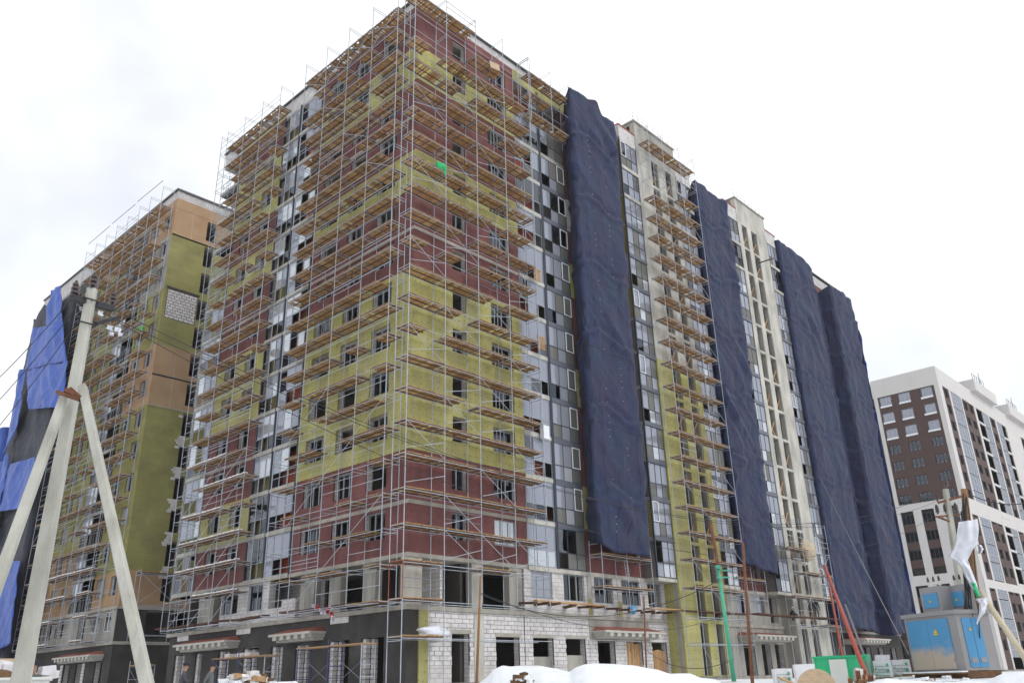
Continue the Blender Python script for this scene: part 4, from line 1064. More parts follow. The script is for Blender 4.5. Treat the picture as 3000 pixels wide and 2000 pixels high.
# ------------------------------------------------------------------ RIGHT BUILDING (finished, brown and white)
RB = emp('apartment_tower', 'finished tower with brown and white cladding behind the blue transformer substation', 'building', (118, 2.2, 0))
RL = Face('L', 118.0); RR = Face('R', 2.2); XR = 215.0
mb = MB(); mb.box(118.6, 2.8, 0, XR, 24, 48.2); link('core', mb.mesh('core', ['interior_dark']), RB)
def rwall(face, u0, u1, z0, z1, ops, m, d): return wall(RB, face, u0, u1, z0, z1, ops, m, d, inner='interior_dark', thick=.4)
ROWS = [43.75 - 2.93 * k for k in range(7)]          # sill heights of the brown rows
WC = [(3.35, 5.2), (7.05, 9.05), (10.3, 12.3)]
rwall(RL, 2.9, 12.55, 26.2, 45.45, [(a, b, s_, s_ + 1.6) for a, b in WC for s_ in ROWS], 'cladding_brown', 0.0)
rwall(RL, 2.2, 2.9, 0, 48.7, [], 'cladding_white', .06); rwall(RL, 12.55, 13.2, 0, 45.45, [], 'cladding_white', .06)
rwall(RL, 2.9, 13.2, 45.45, 48.7, [], 'cladding_white', .06); rwall(RL, 13.2, 24, 45.45, 48.4, [], 'cladding_white', .0)
rwall(RL, 13.2, 24, 0, 45.45, [(13.6, 16.5, z_, z_ + 1.9) for z_ in [2 + 2.93 * q for q in range(15)]], 'cladding_brown', -.1)
SL = [(3.45, 5.3), (7.2, 9.2), (10.5, 12.55)]
rwall(RL, 2.9, 12.55, 13.3, 26.2, [(a, b, 14.6, 25.0) for a, b in SL], 'cladding_white', .06)
rwall(RL, 2.9, 12.55, 0, 13.3, [(a, b, 1.0, 13.0) for a, b in SL], 'cladding_white', .06)
for a, b in SL:
    for s_ in [22.9 - 2.93 * q for q in range(8)]:
        if abs(s_ - 13.5) < 1.3: continue
        part_box(RB, 'spandrel_panel', RL, a, b, s_ - 1.25, s_ - .02, -.3, -.12, 'cladding_brown')
        window(RB, RB, RL, a, b, s_, s_ + 1.65, -.25, 3, 'frame_dark', 'pane_dark', t=.09, p_open=0)
for r_i, s_ in enumerate(ROWS):
    for a, b in WC:
        o = window(RB, RB, RL, a, b, s_, s_ + 1.6, -.22, 3, 'frame_grey' if r_i < 3 else 'frame_dark', 'pane_mirror' if r_i < 3 else 'pane_dark', t=.09, p_open=0)
        if r_i < 3: link('sill', cached(('rsill',), lambda: (lambda q: (RL.box(q, 0, 2.0, 0, .32, .0, .16, 0, True), q.mesh('sill', ['frame_white']))[1])(MB())), o, RL.pt(a, s_ - .34, -.05))
        else:
            mbx = cached(('clips',), lambda: (lambda q: ([RL.box(q, x, x + .09, z_, z_ + .09, 0, .03, 0, True) for x in (.25, .95, 1.65) for z_ in (.15, 1.4)], q.mesh('glass_clips', ['aac']))[1])(MB()))
            link('glass_clips', mbx, o, RL.pt(a, s_, -.19))
# right face: alternating brown strips, glazed bays and white piers
rwall(RR, 118, XR, 45.6, 48.7, [], 'cladding_white', .06)
rwall(RR, 118, XR, 23.6, 26.2, [], 'cladding_white', .05)
rwall(RR, 118, XR, 12.0, 13.3, [], 'cladding_white', .05)
mod = [(119.9, 123.2, 'b'), (124, 129.6, 'g'), (130.2, 137.2, 'b'), (138.4, 142.4, 'd'), (142.5, 146.1, 'g'), (146.7, 150.6, 'b'), (151.4, 154.8, 'g'), (154.9, 158.0, 'd')]
strips = mod + [(a + 38.5, b + 38.5, c) for a, b, c in mod if a > 124]
prev = 118.0
for a, b, c in sorted(strips):
    if b > XR: break
    if a > prev + .05: rwall(RR, prev, a, 0, 45.6, [], 'cladding_white', .06)
    prev = b
    rows = [43.75 - 2.93 * q for q in range(15)]
    if c == 'b':
        nw = 1 if b - a < 4.5 else 2
        ops = [(a + (b - a) * (i + .18) / nw, a + (b - a) * (i + .82) / nw, s_, s_ + 1.6) for i in range(nw) for s_ in rows if s_ > 1]
        rwall(RR, a, b, 0, 45.6, ops, 'cladding_brown', 0)
        for o_ in ops: window(RB, RB, RR, *o_, -.22, 2, 'frame_dark', 'pane_dark', t=.09, p_open=0)
    elif c == 'g':
        for s_ in rows:
            glazing(RB, RB, RR, a, 4, (b - a) / 4, .0, s_ - 1.0, 'bbbb', 'bbbb', 'frame_grey', zt=2.75, t=.10, name='bay_glazing')
        rwall(RR, a, b, 0, 45.6, [], 'interior_dark', -1.4)
    else:
        rwall(RR, a, b, 0, 45.6, [], 'interior_dark', -1.6)
        for s_ in rows: part_box(RB, 'balcony_slab', RR, a, b, s_ - 1.15, s_ - .75, -1.4, .1, 'cladding_white')
for x in (137.8, 160.5, 182): mb = MB(); mb.box(x, 1.2, 48.7, x + 14, 8, 50.9); link('machine_room', mb.mesh('machine_room', ['cladding_white']), RB)
mb = MB()
for x in (137.8, 160.5):
    for q in range(6): mb.tube((x + q * 1.4, 1.3, 50.9), (x + q * 1.4, 1.3, 52), .05, 4)
    mb.tube((x, 1.3, 52), (x + 7, 1.3, 52), .04, 4); mb.tube((x + 8, 2, 50.9), (x + 8, 2, 54.2), .06, 4)
link('roof_railing', mb.mesh('roof_railing', ['wire_grey']), RB)
flush_panes(RB)

# ------------------------------------------------------------------ GROUND
def gz(x, y):
    d = math.hypot(x - CP.x, y - CP.y); t = min(1, max(0, (d - 7) / 37)); t = t * t * (3 - 2 * t)
    n_ = noise.noise(Vector((x * .18, y * .18, 0))) * .12 + noise.noise(Vector((x * .7, y * .7, 5))) * .04
    q = min(1, max(0, (d - 50) / 10))
    return -1.75 + 1.47 * t + n_ * (1 - .85 * q)
mb = MB(); rings = [0.0, 1.5, 3] + [3 + i * .9 for i in range(1, 62)] + [62, 70, 80, 95, 120, 160, 220, 320, 500, 800]; na = 160
for r in rings:
    for i in range(na):
        a = 2 * math.pi * i / na; x = CP.x + r * math.cos(a); y = CP.y + r * math.sin(a); mb.v.append((x, y, gz(x, y)))
for j in range(len(rings) - 1):
    for i in range(na):
        k = (i + 1) % na; mb.f.append((j * na + i, j * na + k, (j + 1) * na + k, (j + 1) * na + i)); mb.m.append(0)
tag(link('ground', mb.mesh('ground', ['snow_ground'], True)), kind='structure')
for r_, bx in ((MAIN, (.05, .05, XE - .05, 13.9)), (MAIN, (.05, 13.95, 13.9, 28)), (LB, (.05, 37.95, 11.9, 74.9)), (RB, (118.1, 2.3, XR, 23.9))):
    mb = MB(); mb.box(bx[0], bx[1], -.8, bx[2], bx[3], -.002); link('foundation', mb.mesh('foundation', ['concrete']), r_)
mb = MB(); mb.box(25.5, -1.25, -.8, 32.1, .05, -.002); link('foundation', mb.mesh('foundation', ['concrete']), MAIN)
mb = MB(); mb.box(44.25, -1.25, -.8, 50.75, .05, -.002); link('foundation', mb.mesh('foundation', ['concrete']), MAIN)
# snow bank whose crest shows along the lower edge
def bank(name, prof, dist, width, mname, s, base=-1.7, rough=.05, wob=.6):
    prof = sorted(prof); n = 120; rows = 22
    def crest(q):
        x = prof[0][0] + (prof[-1][0] - prof[0][0]) * q
        for (xa, ya), (xb, yb) in zip(prof[:-1], prof[1:]):
            if x <= xb + 1e-6:
                t = (x - xa) / (xb - xa); t = t * t * (3 - 2 * t) * .5 + t * .5; return x, ya + (yb - ya) * t
        return prof[-1]
    def fn(i, j):
        x, y = crest(i); c = at(x, y, dist + wob * math.sin(i * 5 + s)); dirv = Vector((c.x - CP.x, c.y - CP.y, 0)).normalized()
        v = j * 2 - 1; h = math.cos(v * math.pi / 2) ** .8 if abs(v) < 1 else 0
        p = Vector((c.x, c.y, 0)) + dirv * v * width
        g_ = gz(p.x, p.y) - .15
        z = g_ + (c.z - g_) * h
        if abs(v) > .02: z += rough * h * (noise.noise(Vector((p.x * 1.3, p.y * 1.3, s))) + .6 * noise.noise(Vector((p.x * 3.1, p.y * 3.1, s)))) - abs(v) * .02
        return (p.x, p.y, z)
    mb = MB(); mb.grid(fn, n, rows); return link(name, mb.mesh(name, [mname], True))
tag(bank('snow_bank', [(1370, 2025), (1395, 2004), (1420, 1988), (1450, 1962), (1475, 1953), (1520, 1949), (1575, 1948), (1625, 1956), (1668, 1966), (1690, 1952), (1715, 1944), (1745, 1942), (1790, 1943), (1850, 1947), (1920, 1959), (1965, 1972), (1990, 1971), (2020, 1971), (2055, 1984), (2095, 1988), (2130, 2010)], 14.0, 2.2, 'snow', 2.0), kind='structure')
tag(bank('snow_bank', [(2520, 2030), (2550, 1996), (2600, 1985), (2660, 1992), (2740, 1998), (2830, 1995), (2880, 1996), (2940, 1972), (3000, 1965), (3100, 1970)], 20.0, 3.0, 'snow', 5.0), kind='structure')
tag(bank('snow_bank', [(760, 2020), (790, 2001), (830, 1995), (860, 1994), (890, 2006)], 30.0, 1.5, 'snow', 6.0), kind='structure')
# ------------------------------------------------------------------ POLES
def taper(mb, p, q, w0, w1, mi=0, ch=.22, n=1):
    """tapered concrete post with chamfered edges from p (w0) to q (w1)"""
    p = Vector(p); q = Vector(q); d = (q - p).normalized(); u = d.cross(Vector((.6, .8, .15))).normalized(); v = d.cross(u)
    b = len(mb.v); c = 1 - ch
    sh = [(1, c), (c, 1), (-c, 1), (-1, c), (-1, -c), (-c, -1), (c, -1), (1, -c)]
    for e, w in ((p, w0 / 2), (q, w1 / 2)):
        for a, g in sh: mb.v.append(tuple(e + u * a * w + v * g * w))
    for i in range(8):
        j = (i + 1) % 8; mb.f.append((b + i, b + j, b + 8 + j, b + 8 + i)); mb.m.append(mi)
    mb.f.append(tuple(b + 8 + i for i in range(8))); mb.m.append(mi); mb.f.append(tuple(b + i for i in reversed(range(8)))); mb.m.append(mi)
pt = at(270, 848, 14.6); pb = at(58, 2010, 14.6); foot = pb + (pb - pt).normalized() * 1.0; foot.z = min(foot.z, -1.8)
LP = emp('utility_pole', 'braced concrete utility pole with two long struts standing before the tan and olive block', 'utility pole', (foot.x, foot.y, -1.75))
mb = MB(); taper(mb, foot, pt, .245, .145); link('post', mb.mesh('post', ['pole_concrete']), LP)
for (xa, ya, da), (xb, yb, db), w0, w1 in (((242, 1132, 14.2), (447, 2080, 11.6), .155, .115), ((188, 1165, 14.4), (-148, 2100, 13.2), .160, .125)):
    a = at(xa, ya, da); b = at(xb, yb, db); b = b + (b - a).normalized() * 1.2
    mb = MB(); taper(mb, b, a, w0, w1); link('strut', mb.mesh('strut', ['pole_concrete']), LP)
mb = MB()
mb.beam(at(168, 1148, 14.3), at(236, 1172, 14.1), .09, .05); mb.beam(at(172, 1160, 14.8), at(270, 1163, 14.8), .05, .05); mb.beam(at(190, 1140, 14.2), at(230, 1160, 14.2), .05, .07); mb.beam(at(205, 1138, 14.3), at(236, 1165, 14.05), .03, .06)
link('strut_clamp', mb.mesh('strut_clamp', ['rust']), LP)
mb = MB(); mb.beam(at(212, 872, 14.45), at(330, 905, 14.9), .10, .10); mb.beam(at(280, 948, 14.6), at(345, 930, 15.2), .06, .06); link('crossarm', mb.mesh('crossarm', ['cable']), LP)
for (x, y) in ((258, 882), (250, 952)):
    mb = MB(); c = at(x + 4, y, 14.6); ring = [c + Vector((math.cos(t) * .135, math.sin(t) * .135, .02 * math.cos(t * 2))) for t in [i * math.pi / 6 for i in range(13)]]; mb.path(ring, .014, 4); link('steel_band', mb.mesh('steel_band', ['cable']), LP)
def insul(parent, p, s=1.0, m='insulator'):
    mb = MB(); p = Vector(p); z = 0
    for r, h in ((.035, .06), (.075, .05), (.05, .03), (.075, .05), (.05, .03), (.06, .05), (.03, .05)):
        mb.tube(p + Vector((0, 0, z * s)), p + Vector((0, 0, (z + h) * s)), r * s, 8, 0, r * .8 * s); z += h
    return link('insulator', mb.mesh('insulator', [m]), parent)
insul(LP, pt + Vector((0, 0, .0)), 1.0); insul(LP, at(216, 868, 14.45), .9); insul(LP, at(328, 896, 14.9), .9)
def scrap(mb, c, s, rs):
    pts = []
    n = 5
    for j in range(n + 1):
        for i in range(n + 1):
            x = (i / n - .5) * s; y = (j / n - .5) * s * .8
            pts.append(Vector(c) + Vector((x + rs.uniform(-.1, .1) * s, rs.uniform(-.25, .25) * s, y + rs.uniform(-.12, .12) * s)))
    b = len(mb.v); mb.v += [tuple(p) for p in pts]
    for j in range(n):
        for i in range(n): mb.f.append((b + j * (n + 1) + i, b + j * (n + 1) + i + 1, b + (j + 1) * (n + 1) + i + 1, b + (j + 1) * (n + 1) + i)); mb.m.append(0)
rs = random.Random(4)
for i, (x, y, s_) in enumerate(((240, 905, .16), (195, 880, .2), (295, 917, .2), (305, 955, .16), (322, 960, .2), (338, 952, .16), (345, 965, .2), (300, 985, .16), (352, 980, .14), (366, 972, .13), (328, 978, .15))[::2]):
    mb = MB(); scrap(mb, at(x, y, 14.7), s_ * .5, rs)
    o = link('film_scrap', mb.mesh('film_scrap', ['film'])); tag(o, 'torn scrap of pale plastic film snagged below the pole crossarm', 'plastic scrap', 'film scraps on the concrete pole')
    o.modifiers.new('thickness', 'SOLIDIFY').thickness = .004
# right-hand pole group
rp_t = at(2770, 1432, 39.0); rp_b = at(2860, 2000, 39.0); rp_b.z = -.5
RP = emp('utility_pole', 'slim concrete utility pole with steel crossarms behind the transformer substation', 'utility pole', (rp_b.x, rp_b.y, -.3))
mb = MB(); taper(mb, rp_b, rp_t, .30, .19); link('post', mb.mesh('post', ['pole_concrete']), RP)
mb = MB(); mb.beam(at(2748, 1472, 38.8), at(2836, 1448, 39.3), .09, .09); mb.beam(at(2742, 1513, 38.6), at(2812, 1506, 39.3), .10, .06); mb.beam(at(2760, 1516, 38.7), at(2792, 1533, 39), .05, .05); mb.beam(at(2742, 1512, 38.9), at(2790, 1530, 39.3), .05, .05)
link('crossarm', mb.mesh('crossarm', ['rust']), RP)
for x, y in ((2774, 1426), (2747, 1468), (2748, 1505), (2772, 1503), (2803, 1500)): insul(RP, at(x, y, 39.0), 1.25)
tp_t = at(2824, 1432, 37.0); tp_m = at(2832, 1505, 37); tp_b = at(2890, 2015, 37.0); tp_b.z = -.6
TP = emp('timber_pole', 'leaning brown timber pole wrapped in white plastic and cables at the transformer substation', 'utility pole', (tp_b.x, tp_b.y, -.3))
mb = MB(); mb.tube(tp_b, tp_m, .17, 10, 0, .13); mb.tube(tp_m, tp_t, .13, 10, 0, .12); link('post', mb.mesh('post', ['timber']), TP)
b2 = at(3035, 1960, 35.0); b2.z = -.4
mb = MB(); mb.tube(b2, at(2870, 1730, 36.7), .115, 10, 0, .10); link('strut', mb.mesh('strut', ['timber_pale'], True), TP)
# cables draped on the timber pole
for k in range(9):
    a = at(2822 + rs.uniform(-8, 12), 1440 + rs.uniform(0, 60), 36.7); b = at(2845 + rs.uniform(-25, 30), 1800 + rs.uniform(-60, 80), 36.6)
    m1 = at(2815 + rs.uniform(-22, 40), 1600 + rs.uniform(-30, 40), 36.4); pts = []
    for i in range(17):
        t = i / 16; pts.append(a * ((1 - t) ** 2) + m1 * (2 * t * (1 - t)) + b * (t * t))
    mb = MB(); mb.path(pts, .02 + rs.random() * .012, 5); o = link('cable', mb.mesh('cable', ['cable']), TP)
def film2(label, L, R, d, s, m='film', amp=.16, n=14):
    def ev(P, t):
        x = t * (len(P) - 1); k = min(int(x), len(P) - 2); f = x - k; return P[k][0] + (P[k + 1][0] - P[k][0]) * f, P[k][1] + (P[k + 1][1] - P[k][1]) * f
    def fn(i, j):
        a = ev(L, 1 - j); b = ev(R, 1 - j); x = a[0] + (b[0] - a[0]) * i; y = a[1] + (b[1] - a[1]) * i
        return at(x + 1.5 * noise.noise(Vector((j * 9, i * 2, s))), y + 2 * noise.noise(Vector((i * 7, s, j * 3))), d - .3 * math.sin(i * 3.1) + amp * math.sin(i * 13 + j * 4 + s) * .5 + amp * noise.noise(Vector((i * 3, j * 8, s))))
    mb = MB(); mb.grid(fn, n, n * 3); o = link('plastic_sheet', mb.mesh('plastic_sheet', [m], True)); tag(o, label, 'plastic sheet'); o.modifiers.new('thickness', 'SOLIDIFY').thickness = .006
film2('long white plastic sheet with faint print wrapped round the leaning timber pole', [(2808, 1528), (2804, 1558), (2799, 1588), (2791, 1608), (2777, 1630), (2796, 1640), (2814, 1655), (2828, 1690), (2846, 1722)], [(2864, 1520), (2868, 1550), (2864, 1588), (2850, 1610), (2836, 1638), (2840, 1652), (2851, 1680), (2860, 1702), (2868, 1735)], 36.4, 1)
film2('green plastic strip on the timber pole below the white wrapping', [(2843, 1705), (2852, 1728), (2862, 1750)], [(2858, 1706), (2866, 1728), (2874, 1744)], 36.2, 4, 'green_sheet', amp=.08, n=6)
film2('torn white plastic rag hanging in front of the substation', [(2857, 1753), (2868, 1766), (2870, 1790), (2863, 1814), (2860, 1826)], [(2897, 1749), (2893, 1770), (2884, 1795), (2873, 1806), (2863, 1828)], 34.3, 5, amp=.12)
film2('crumpled white plastic bundle behind the leaning timber pole', [(2862, 1592), (2866, 1606), (2864, 1620)], [(2876, 1596), (2882, 1608), (2874, 1622)], 37.4, 7, n=8)
# poles before the main block
def slim(label, name, pa, pb, da, db, r0, r1, m, cat='pole', ground=True):
    a = at(*pa, da); b = at(*pb, db)
    if ground: b = b + (b - a).normalized() * max(0, (b.z - gz(b.x, b.y) + .3) / max(.2, (a - b).normalized().z))
    root = emp(name, label, cat, (b.x, b.y, gz(b.x, b.y)))
    mb = MB(); mb.tube(b, a, r1, 10, 0, r0); link('shaft', mb.mesh('shaft', [m], True), root); return root, a, b
g_, ga, gb = slim('mint green painted steel pole with a rusty pipe top before the yellow stair core', 'steel_pole', (2104, 1662), (2152, 2006), 40, 40, .075, .105, 'pole_green')
mb = MB(); mb.tube(ga, at(2081, 1524, 40.3), .085, 8, 0, .07); link('pipe_top', mb.mesh('pipe_top', ['rust']), g_)
mb = MB(); mb.beam(ga + Vector((-.1, .05, -.12)), ga + Vector((.45, -.35, -.12)), .06, .06); mb.beam(ga + Vector((-.1, .05, -.42)), ga + Vector((.4, -.3, -.42)), .06, .06); mb.tube(ga - Vector((0, 0, .05)), ga + Vector((0, 0, .1)), .13, 10)
link('bracket', mb.mesh('bracket', ['pole_green']), g_)
slim('dark brown slim steel pole beside the mint green pole', 'steel_pole', (2176, 1588), (2205, 2006), 38, 38, .06, .075, 'rust')
slim('rusty steel pole standing before the concrete column near the building corner', 'steel_pole', (1408, 1684), (1396, 2004), 43, 43, .05, .08, 'timber')
slim('thin dark rod standing before the boarded doorway', 'steel_rod', (1886, 1745), (1894, 1965), 52, 52, .05, .05, 'rust')
slim('thick red steel pipe leaning against the scaffold of the pale stair core', 'steel_pipe', (2416, 1658), (2534, 1968), 44, 33, .075, .09, 'pipe_red', 'pipe')
slim('thinner dark red pipe leaning beside the thick red one', 'steel_pipe', (2431, 1722), (2470, 1930), 46, 38, .05, .06, 'tube_red', 'pipe')
slim('long grey pipe leaning behind the thick red one', 'steel_pipe', (2476, 1770), (2546, 1960), 44, 36, .045, .05, 'wire_grey', 'pipe')
# ------------------------------------------------------------------ WIRES
def wire(label, a, b, sag, r=.014, m='cable', cat='wire', group=None, n=36):
    pts = [a.lerp(b, i / n) - Vector((0, 0, sag * 4 * (i / n) * (1 - i / n))) for i in range(n + 1)]
    mb = MB(); mb.path(pts, r, 5, 0); return tag(link('wire', mb.mesh('wire', [m])), label, cat, group)
for i, (x, y) in enumerate(((276, 905), (330, 905), (330, 935))):
    wire('thin wire strung from the braced concrete pole to the %s of the slim pole' % ('upper crossarm', 'top', 'lower crossarm')[i], at(x, y, 14.7), at((2747, 2774, 2748)[i], (1466, 1424, 1503)[i], 39), 2.2 + .3 * i, .007, 'cable')
for i, (x, y) in enumerate(((216, 868), (270, 840), (270, 880))):
    wire('thin wire leaving the braced concrete pole away from the block', at(x, y, 14.5), at(-330, 1330 + 120 * i, 22), 0.5, .007, 'cable', group='wires leaving the concrete pole')
wire('thin taut guy wire from the pale stair core down to the substation', on_y(2404, 1400, -1.6), at(2662, 1915, 36.5), .15, .022, 'wire_grey')
wire('black cable from the timber pole running out past the brown and white tower', at(2824, 1440, 37), at(3080, 1440, 40), .5, .018)
wire('drooping black cable strung from the rusty pole past the boarded doorways', at(1408, 1735, 43), on_y(2140, 1790, -3.2), 1.6, .016)
wire('black cable looping between the mint green pole and the building corner', at(1405, 1738, 43), at(2104, 1700, 40), 1.3, .016)
wire('low drooping cable before the yellow stair core', on_y(1868, 1880, -1.9), at(2150, 1930, 40), .9, .016)
# ------------------------------------------------------------------ TRANSFORMER SUBSTATION
Kp = at(2833, 1962, 36.0); Ap = at(2679, 1973, 37.9); e1 = Vector((Ap.x - Kp.x, Ap.y - Kp.y, 0)); LF = e1.length; e1.normalize(); e2 = Vector((e1.y, -e1.x, 0))
if (e2.x * (Kp.x - CP.x) + e2.y * (Kp.y - CP.y)) < 0: e2 = -e2
LS = 1.55; zb_ = Kp.z; HT = 1.93
def tl(a, b, z): return Vector((Kp.x, Kp.y, 0)) + e1 * a + e2 * b + Vector((0, 0, z))
def tbox(mb, a0, a1, b0, b1, z0, z1, mi=0):
    p = [tl(a, b, z) for z in (z0, z1) for a, b in ((a0, b0), (a1, b0), (a1, b1), (a0, b1))]
    mb.hull(p, [(0, 1, 2, 3), (7, 6, 5, 4), (0, 4, 5, 1), (1, 5, 6, 2), (2, 6, 7, 3), (3, 7, 4, 0)], mi)
TS = emp('transformer_substation', 'grey kiosk transformer substation with faded rust-streaked blue doors', 'substation', tl(LF / 2, .6, 0))
def tpart(name, m, *bx, parent=TS):
    mb = MB()
    for b in bx: tbox(mb, *b)
    return link(name, mb.mesh(name, [m]), parent)
tpart('body', 'box_grey', (0, LF, 0, LS, zb_, zb_ + HT), (.18, LF - .1, .02, LS - .02, zb_ + .0, zb_ + .02))
tpart('roof', 'box_grey', (-.08, LF + .08, -.08, LS + .08, zb_ + HT, zb_ + HT + .14))
dw = (LF - .5) / 2
for i in range(2):
    d_ = tpart('door', 'door_blue', (.40 + i * dw, .40 + (i + 1) * dw - .012, -.035, -.002, zb_ + .06, zb_ + HT - .12))
    tpart('hinge', 'box_grey', *[(.40 + i * dw + (.01 if i == 0 else dw - .06), .40 + i * dw + (.05 if i == 0 else dw - .02), -.05, -.036, zb_ + z, zb_ + z + .12) for z in (.3, 1.5)], parent=d_)
for i in range(2):
    d_ = tpart('door', 'door_blue_small', (-.03, -.002, .22 + i * .42, .62 + i * .42, zb_ + .1, zb_ + HT - .15)); tpart('door_vent', 'box_grey', (-.045, -.031, .30 + i * .42, .54 + i * .42, zb_ + .25, zb_ + .42), parent=d_)
def hazard(p, ux, uz, s, parent):
    n_ = ux.cross(uz); mb = MB(); q = lambda x, z, d=0: p + ux * (x * s) + uz * (z * s) + n_ * d
    off = n_ * (.02 if n_.dot(CP - p) > 0 else -.02)
    mb.hull([q(-.5, 0) + off, q(.5, 0) + off, q(0, .85) + off, q(-.5, 0), q(.5, 0), q(0, .85)], [(0, 1, 2), (5, 4, 3), (0, 3, 4, 1), (1, 4, 5, 2), (2, 5, 3, 0)], 0)
    mb.hull([q(x, z) + off * 1.15 for x, z in ((.06, .62), (-.1, .32), (.0, .34), (-.05, .1), (.12, .4), (.02, .38))], [(0, 1, 2, 3, 4, 5)], 1)
    return link('hazard_sign', mb.mesh('hazard_sign', ['yellow_sign', 'black']), parent)
hazard(tl(.40 + dw * .62, -.04, zb_ + 1.32), -e1, Vector((0, 0, 1)), .17, TS)
mb = MB(); tbox(mb, .40 + dw * .62 - .11, .40 + dw * .62 + .11, -.06, -.038, zb_ + 1.25, zb_ + 1.30); link('sign_plate', mb.mesh('sign_plate', ['yellow_sign']), TS)
hazard(tl(-.035, .5, zb_ + 1.35), e2, Vector((0, 0, 1)), .12, TS)
for i, (a0, a1, b0) in enumerate(((.28 * LF, .66 * LF, .2), (.02 * LF, .38 * LF, .78))):
    z0 = zb_ + HT + .14; u0 = a0; wu = a1 - a0
    b = tpart('upper_cabinet', 'box_grey', (u0, a1, b0, b0 + .7, z0 + .003, z0 + .92))
    dd = tpart('cabinet_door', 'door_blue_small', (u0 + .12, a1 - .14, b0 - .035, b0 - .001, z0 + .16, z0 + .68), parent=b)
    hazard(tl(u0 + wu / 2, b0 - .04, z0 + .36), -e1, Vector((0, 0, 1)), .11, b)
    for q in range(3):
        insul(b, tl(u0 + wu * .2 + q * wu * .28, b0 + .3, z0 + .92), .8, 'porcelain'); insul(b, tl(u0 + wu * .2 + q * wu * .28, b0 + .3, z0 + 1.09), .75)
mb = MB(); tbox(mb, -.1, LF + .25, -.35, -.12, -.25, zb_ - .06); tbox(mb, .0, LF, 0, LS, -.4, zb_ - .01); link('plinth', mb.mesh('plinth', ['soil']), TS)
mb = MB(); tbox(mb, -.12, LF + .2, -.36, -.08, zb_ - .058, zb_ - .01); link('plinth_snow', mb.mesh('plinth_snow', ['snow']), TS)
# ------------------------------------------------------------------ SITE CLUTTER
def fbox(name, label, cat, xl, xr, yt, d, depth, mats, yaw=0.0, group=None, h=None, extra=None, skew=0.0):
    """box facing the camera between two photo columns, standing on the ground"""
    ym = yt + 20; pl = at(xl, ym, d); pr = at(xr, ym, d); u = Vector((pr.x - pl.x, pr.y - pl.y, 0)); w = u.length; u.normalize()
    c, s = math.cos(yaw), math.sin(yaw); u = Vector((u.x * c - u.y * s, u.x * s + u.y * c, 0)); v = Vector((-u.y, u.x, 0))
    if v.dot(Vector((pl.x - CP.x, pl.y - CP.y, 0))) < 0: v = -v
    zt = at((xl + xr) / 2, yt, d).z; z0 = gz(pl.x, pl.y) - .05 if h is None else zt - h
    base = Vector((pl.x, pl.y, z0)); root = emp(name, label, cat, base, group)
    def q(a, b, z): return base + u * a + v * b + Vector((0, 0, z))
    return root, q, w, zt - z0, u, v
def qbox(q, a0, a1, b0, b1, z0, z1, mb=None, mi=0):
    mb = mb or MB(); p = [q(a, b, z) for z in (z0, z1) for a, b in ((a0, b0), (a1, b0), (a1, b1), (a0, b1))]
    mb.hull(p, [(3, 2, 1, 0), (4, 5, 6, 7), (0, 1, 5, 4), (1, 2, 6, 5), (2, 3, 7, 6), (3, 0, 4, 7)], mi); return mb
def text_mesh(s, size, m):
    cu = bpy.data.curves.new('lettering', 'FONT'); cu.body = s; cu.size = size; cu.extrude = .004
    ob = bpy.data.objects.new('lettering', cu); COL.objects.link(ob)
    me = bpy.data.meshes.new_from_object(ob.evaluated_get(bpy.context.evaluated_depsgraph_get())); bpy.data.objects.remove(ob); bpy.data.curves.remove(cu)
    me.materials.clear(); me.materials.append(MAT[m]); return me
def soft(name, q, a0, a1, b0, b1, z0, z1, m, parent, s=1.0, amp=.03):
    mb = MB(); n = 8
    def face(o, du, dv): mb.grid(lambda i, j: (lambda p: p + Vector((noise.noise(p * 3 + Vector((s, 0, 0))), noise.noise(p * 3 + Vector((0, s, 0))), noise.noise(p * 3 + Vector((0, 0, s))))) * amp)(q(*(o[k] + du[k] * i + dv[k] * j for k in range(3)))), n, n)
    A, B, Cz = a1 - a0, b1 - b0, z1 - z0
    face((a0, b0, z0), (A, 0, 0), (0, 0, Cz)); face((a0, b1, z0), (A, 0, 0), (0, 0, Cz)); face((a0, b0, z0), (0, B, 0), (0, 0, Cz)); face((a1, b0, z0), (0, B, 0), (0, 0, Cz)); face((a0, b0, z1), (A, 0, 0), (0, B, 0)); face((a0, b0, z0), (A, 0, 0), (0, B, 0))
    return link(name, mb.mesh(name, [m], True), parent)
def pallet(label, xl, xr, yt, d, depth=1.0, yaw=0.0, text=True, lines=2, group='wrapped block pallets', part=1.0):
    root, q, w, h, u, v = fbox('block_pallet', label, 'pallet', xl, xr, yt, d, depth, None, yaw, group)
    soft('wrapping', q, 0, w, 0, depth, .12, h, 'wrap_white', root, xl, .025)
    mb = MB(); [qbox(q, 0, w, b, b + .1, 0, .11, mb) for b in (0, depth / 2 - .05, depth - .1)]; link('pallet_base', mb.mesh('pallet_base', ['plank']), root)
    if text:
        for i in range(lines):
            size = w * .27 * part; me = text_mesh('Poritep', size, 'print_green'); p = q(w * .06, -.045, h - .16 - (i + 1) * size * 1.25)
            o = link('lettering', me, root, p); o.rotation_euler = Matrix((( u.x, 0, -v.x), (u.y, 0, -v.y), (0, 1, 0))).to_euler()
            link('print_band', qbox(q, w * .06, w * .86 * part + .02, -.034, -.028, h - .16 - (i + 1) * size * 1.25 + size * .98, h - .16 - (i + 1) * size * 1.25 + size * 1.06).mesh('print_band', ['print_green']), root)
            link('print_mark', qbox(q, w * .72 * part, w * .84 * part, -.04, -.028, h - .16 - i * size * 1.25 - .03, h - .16 - i * size * 1.25 + .05).mesh('print_mark', ['green_sheet']), root)
    return root
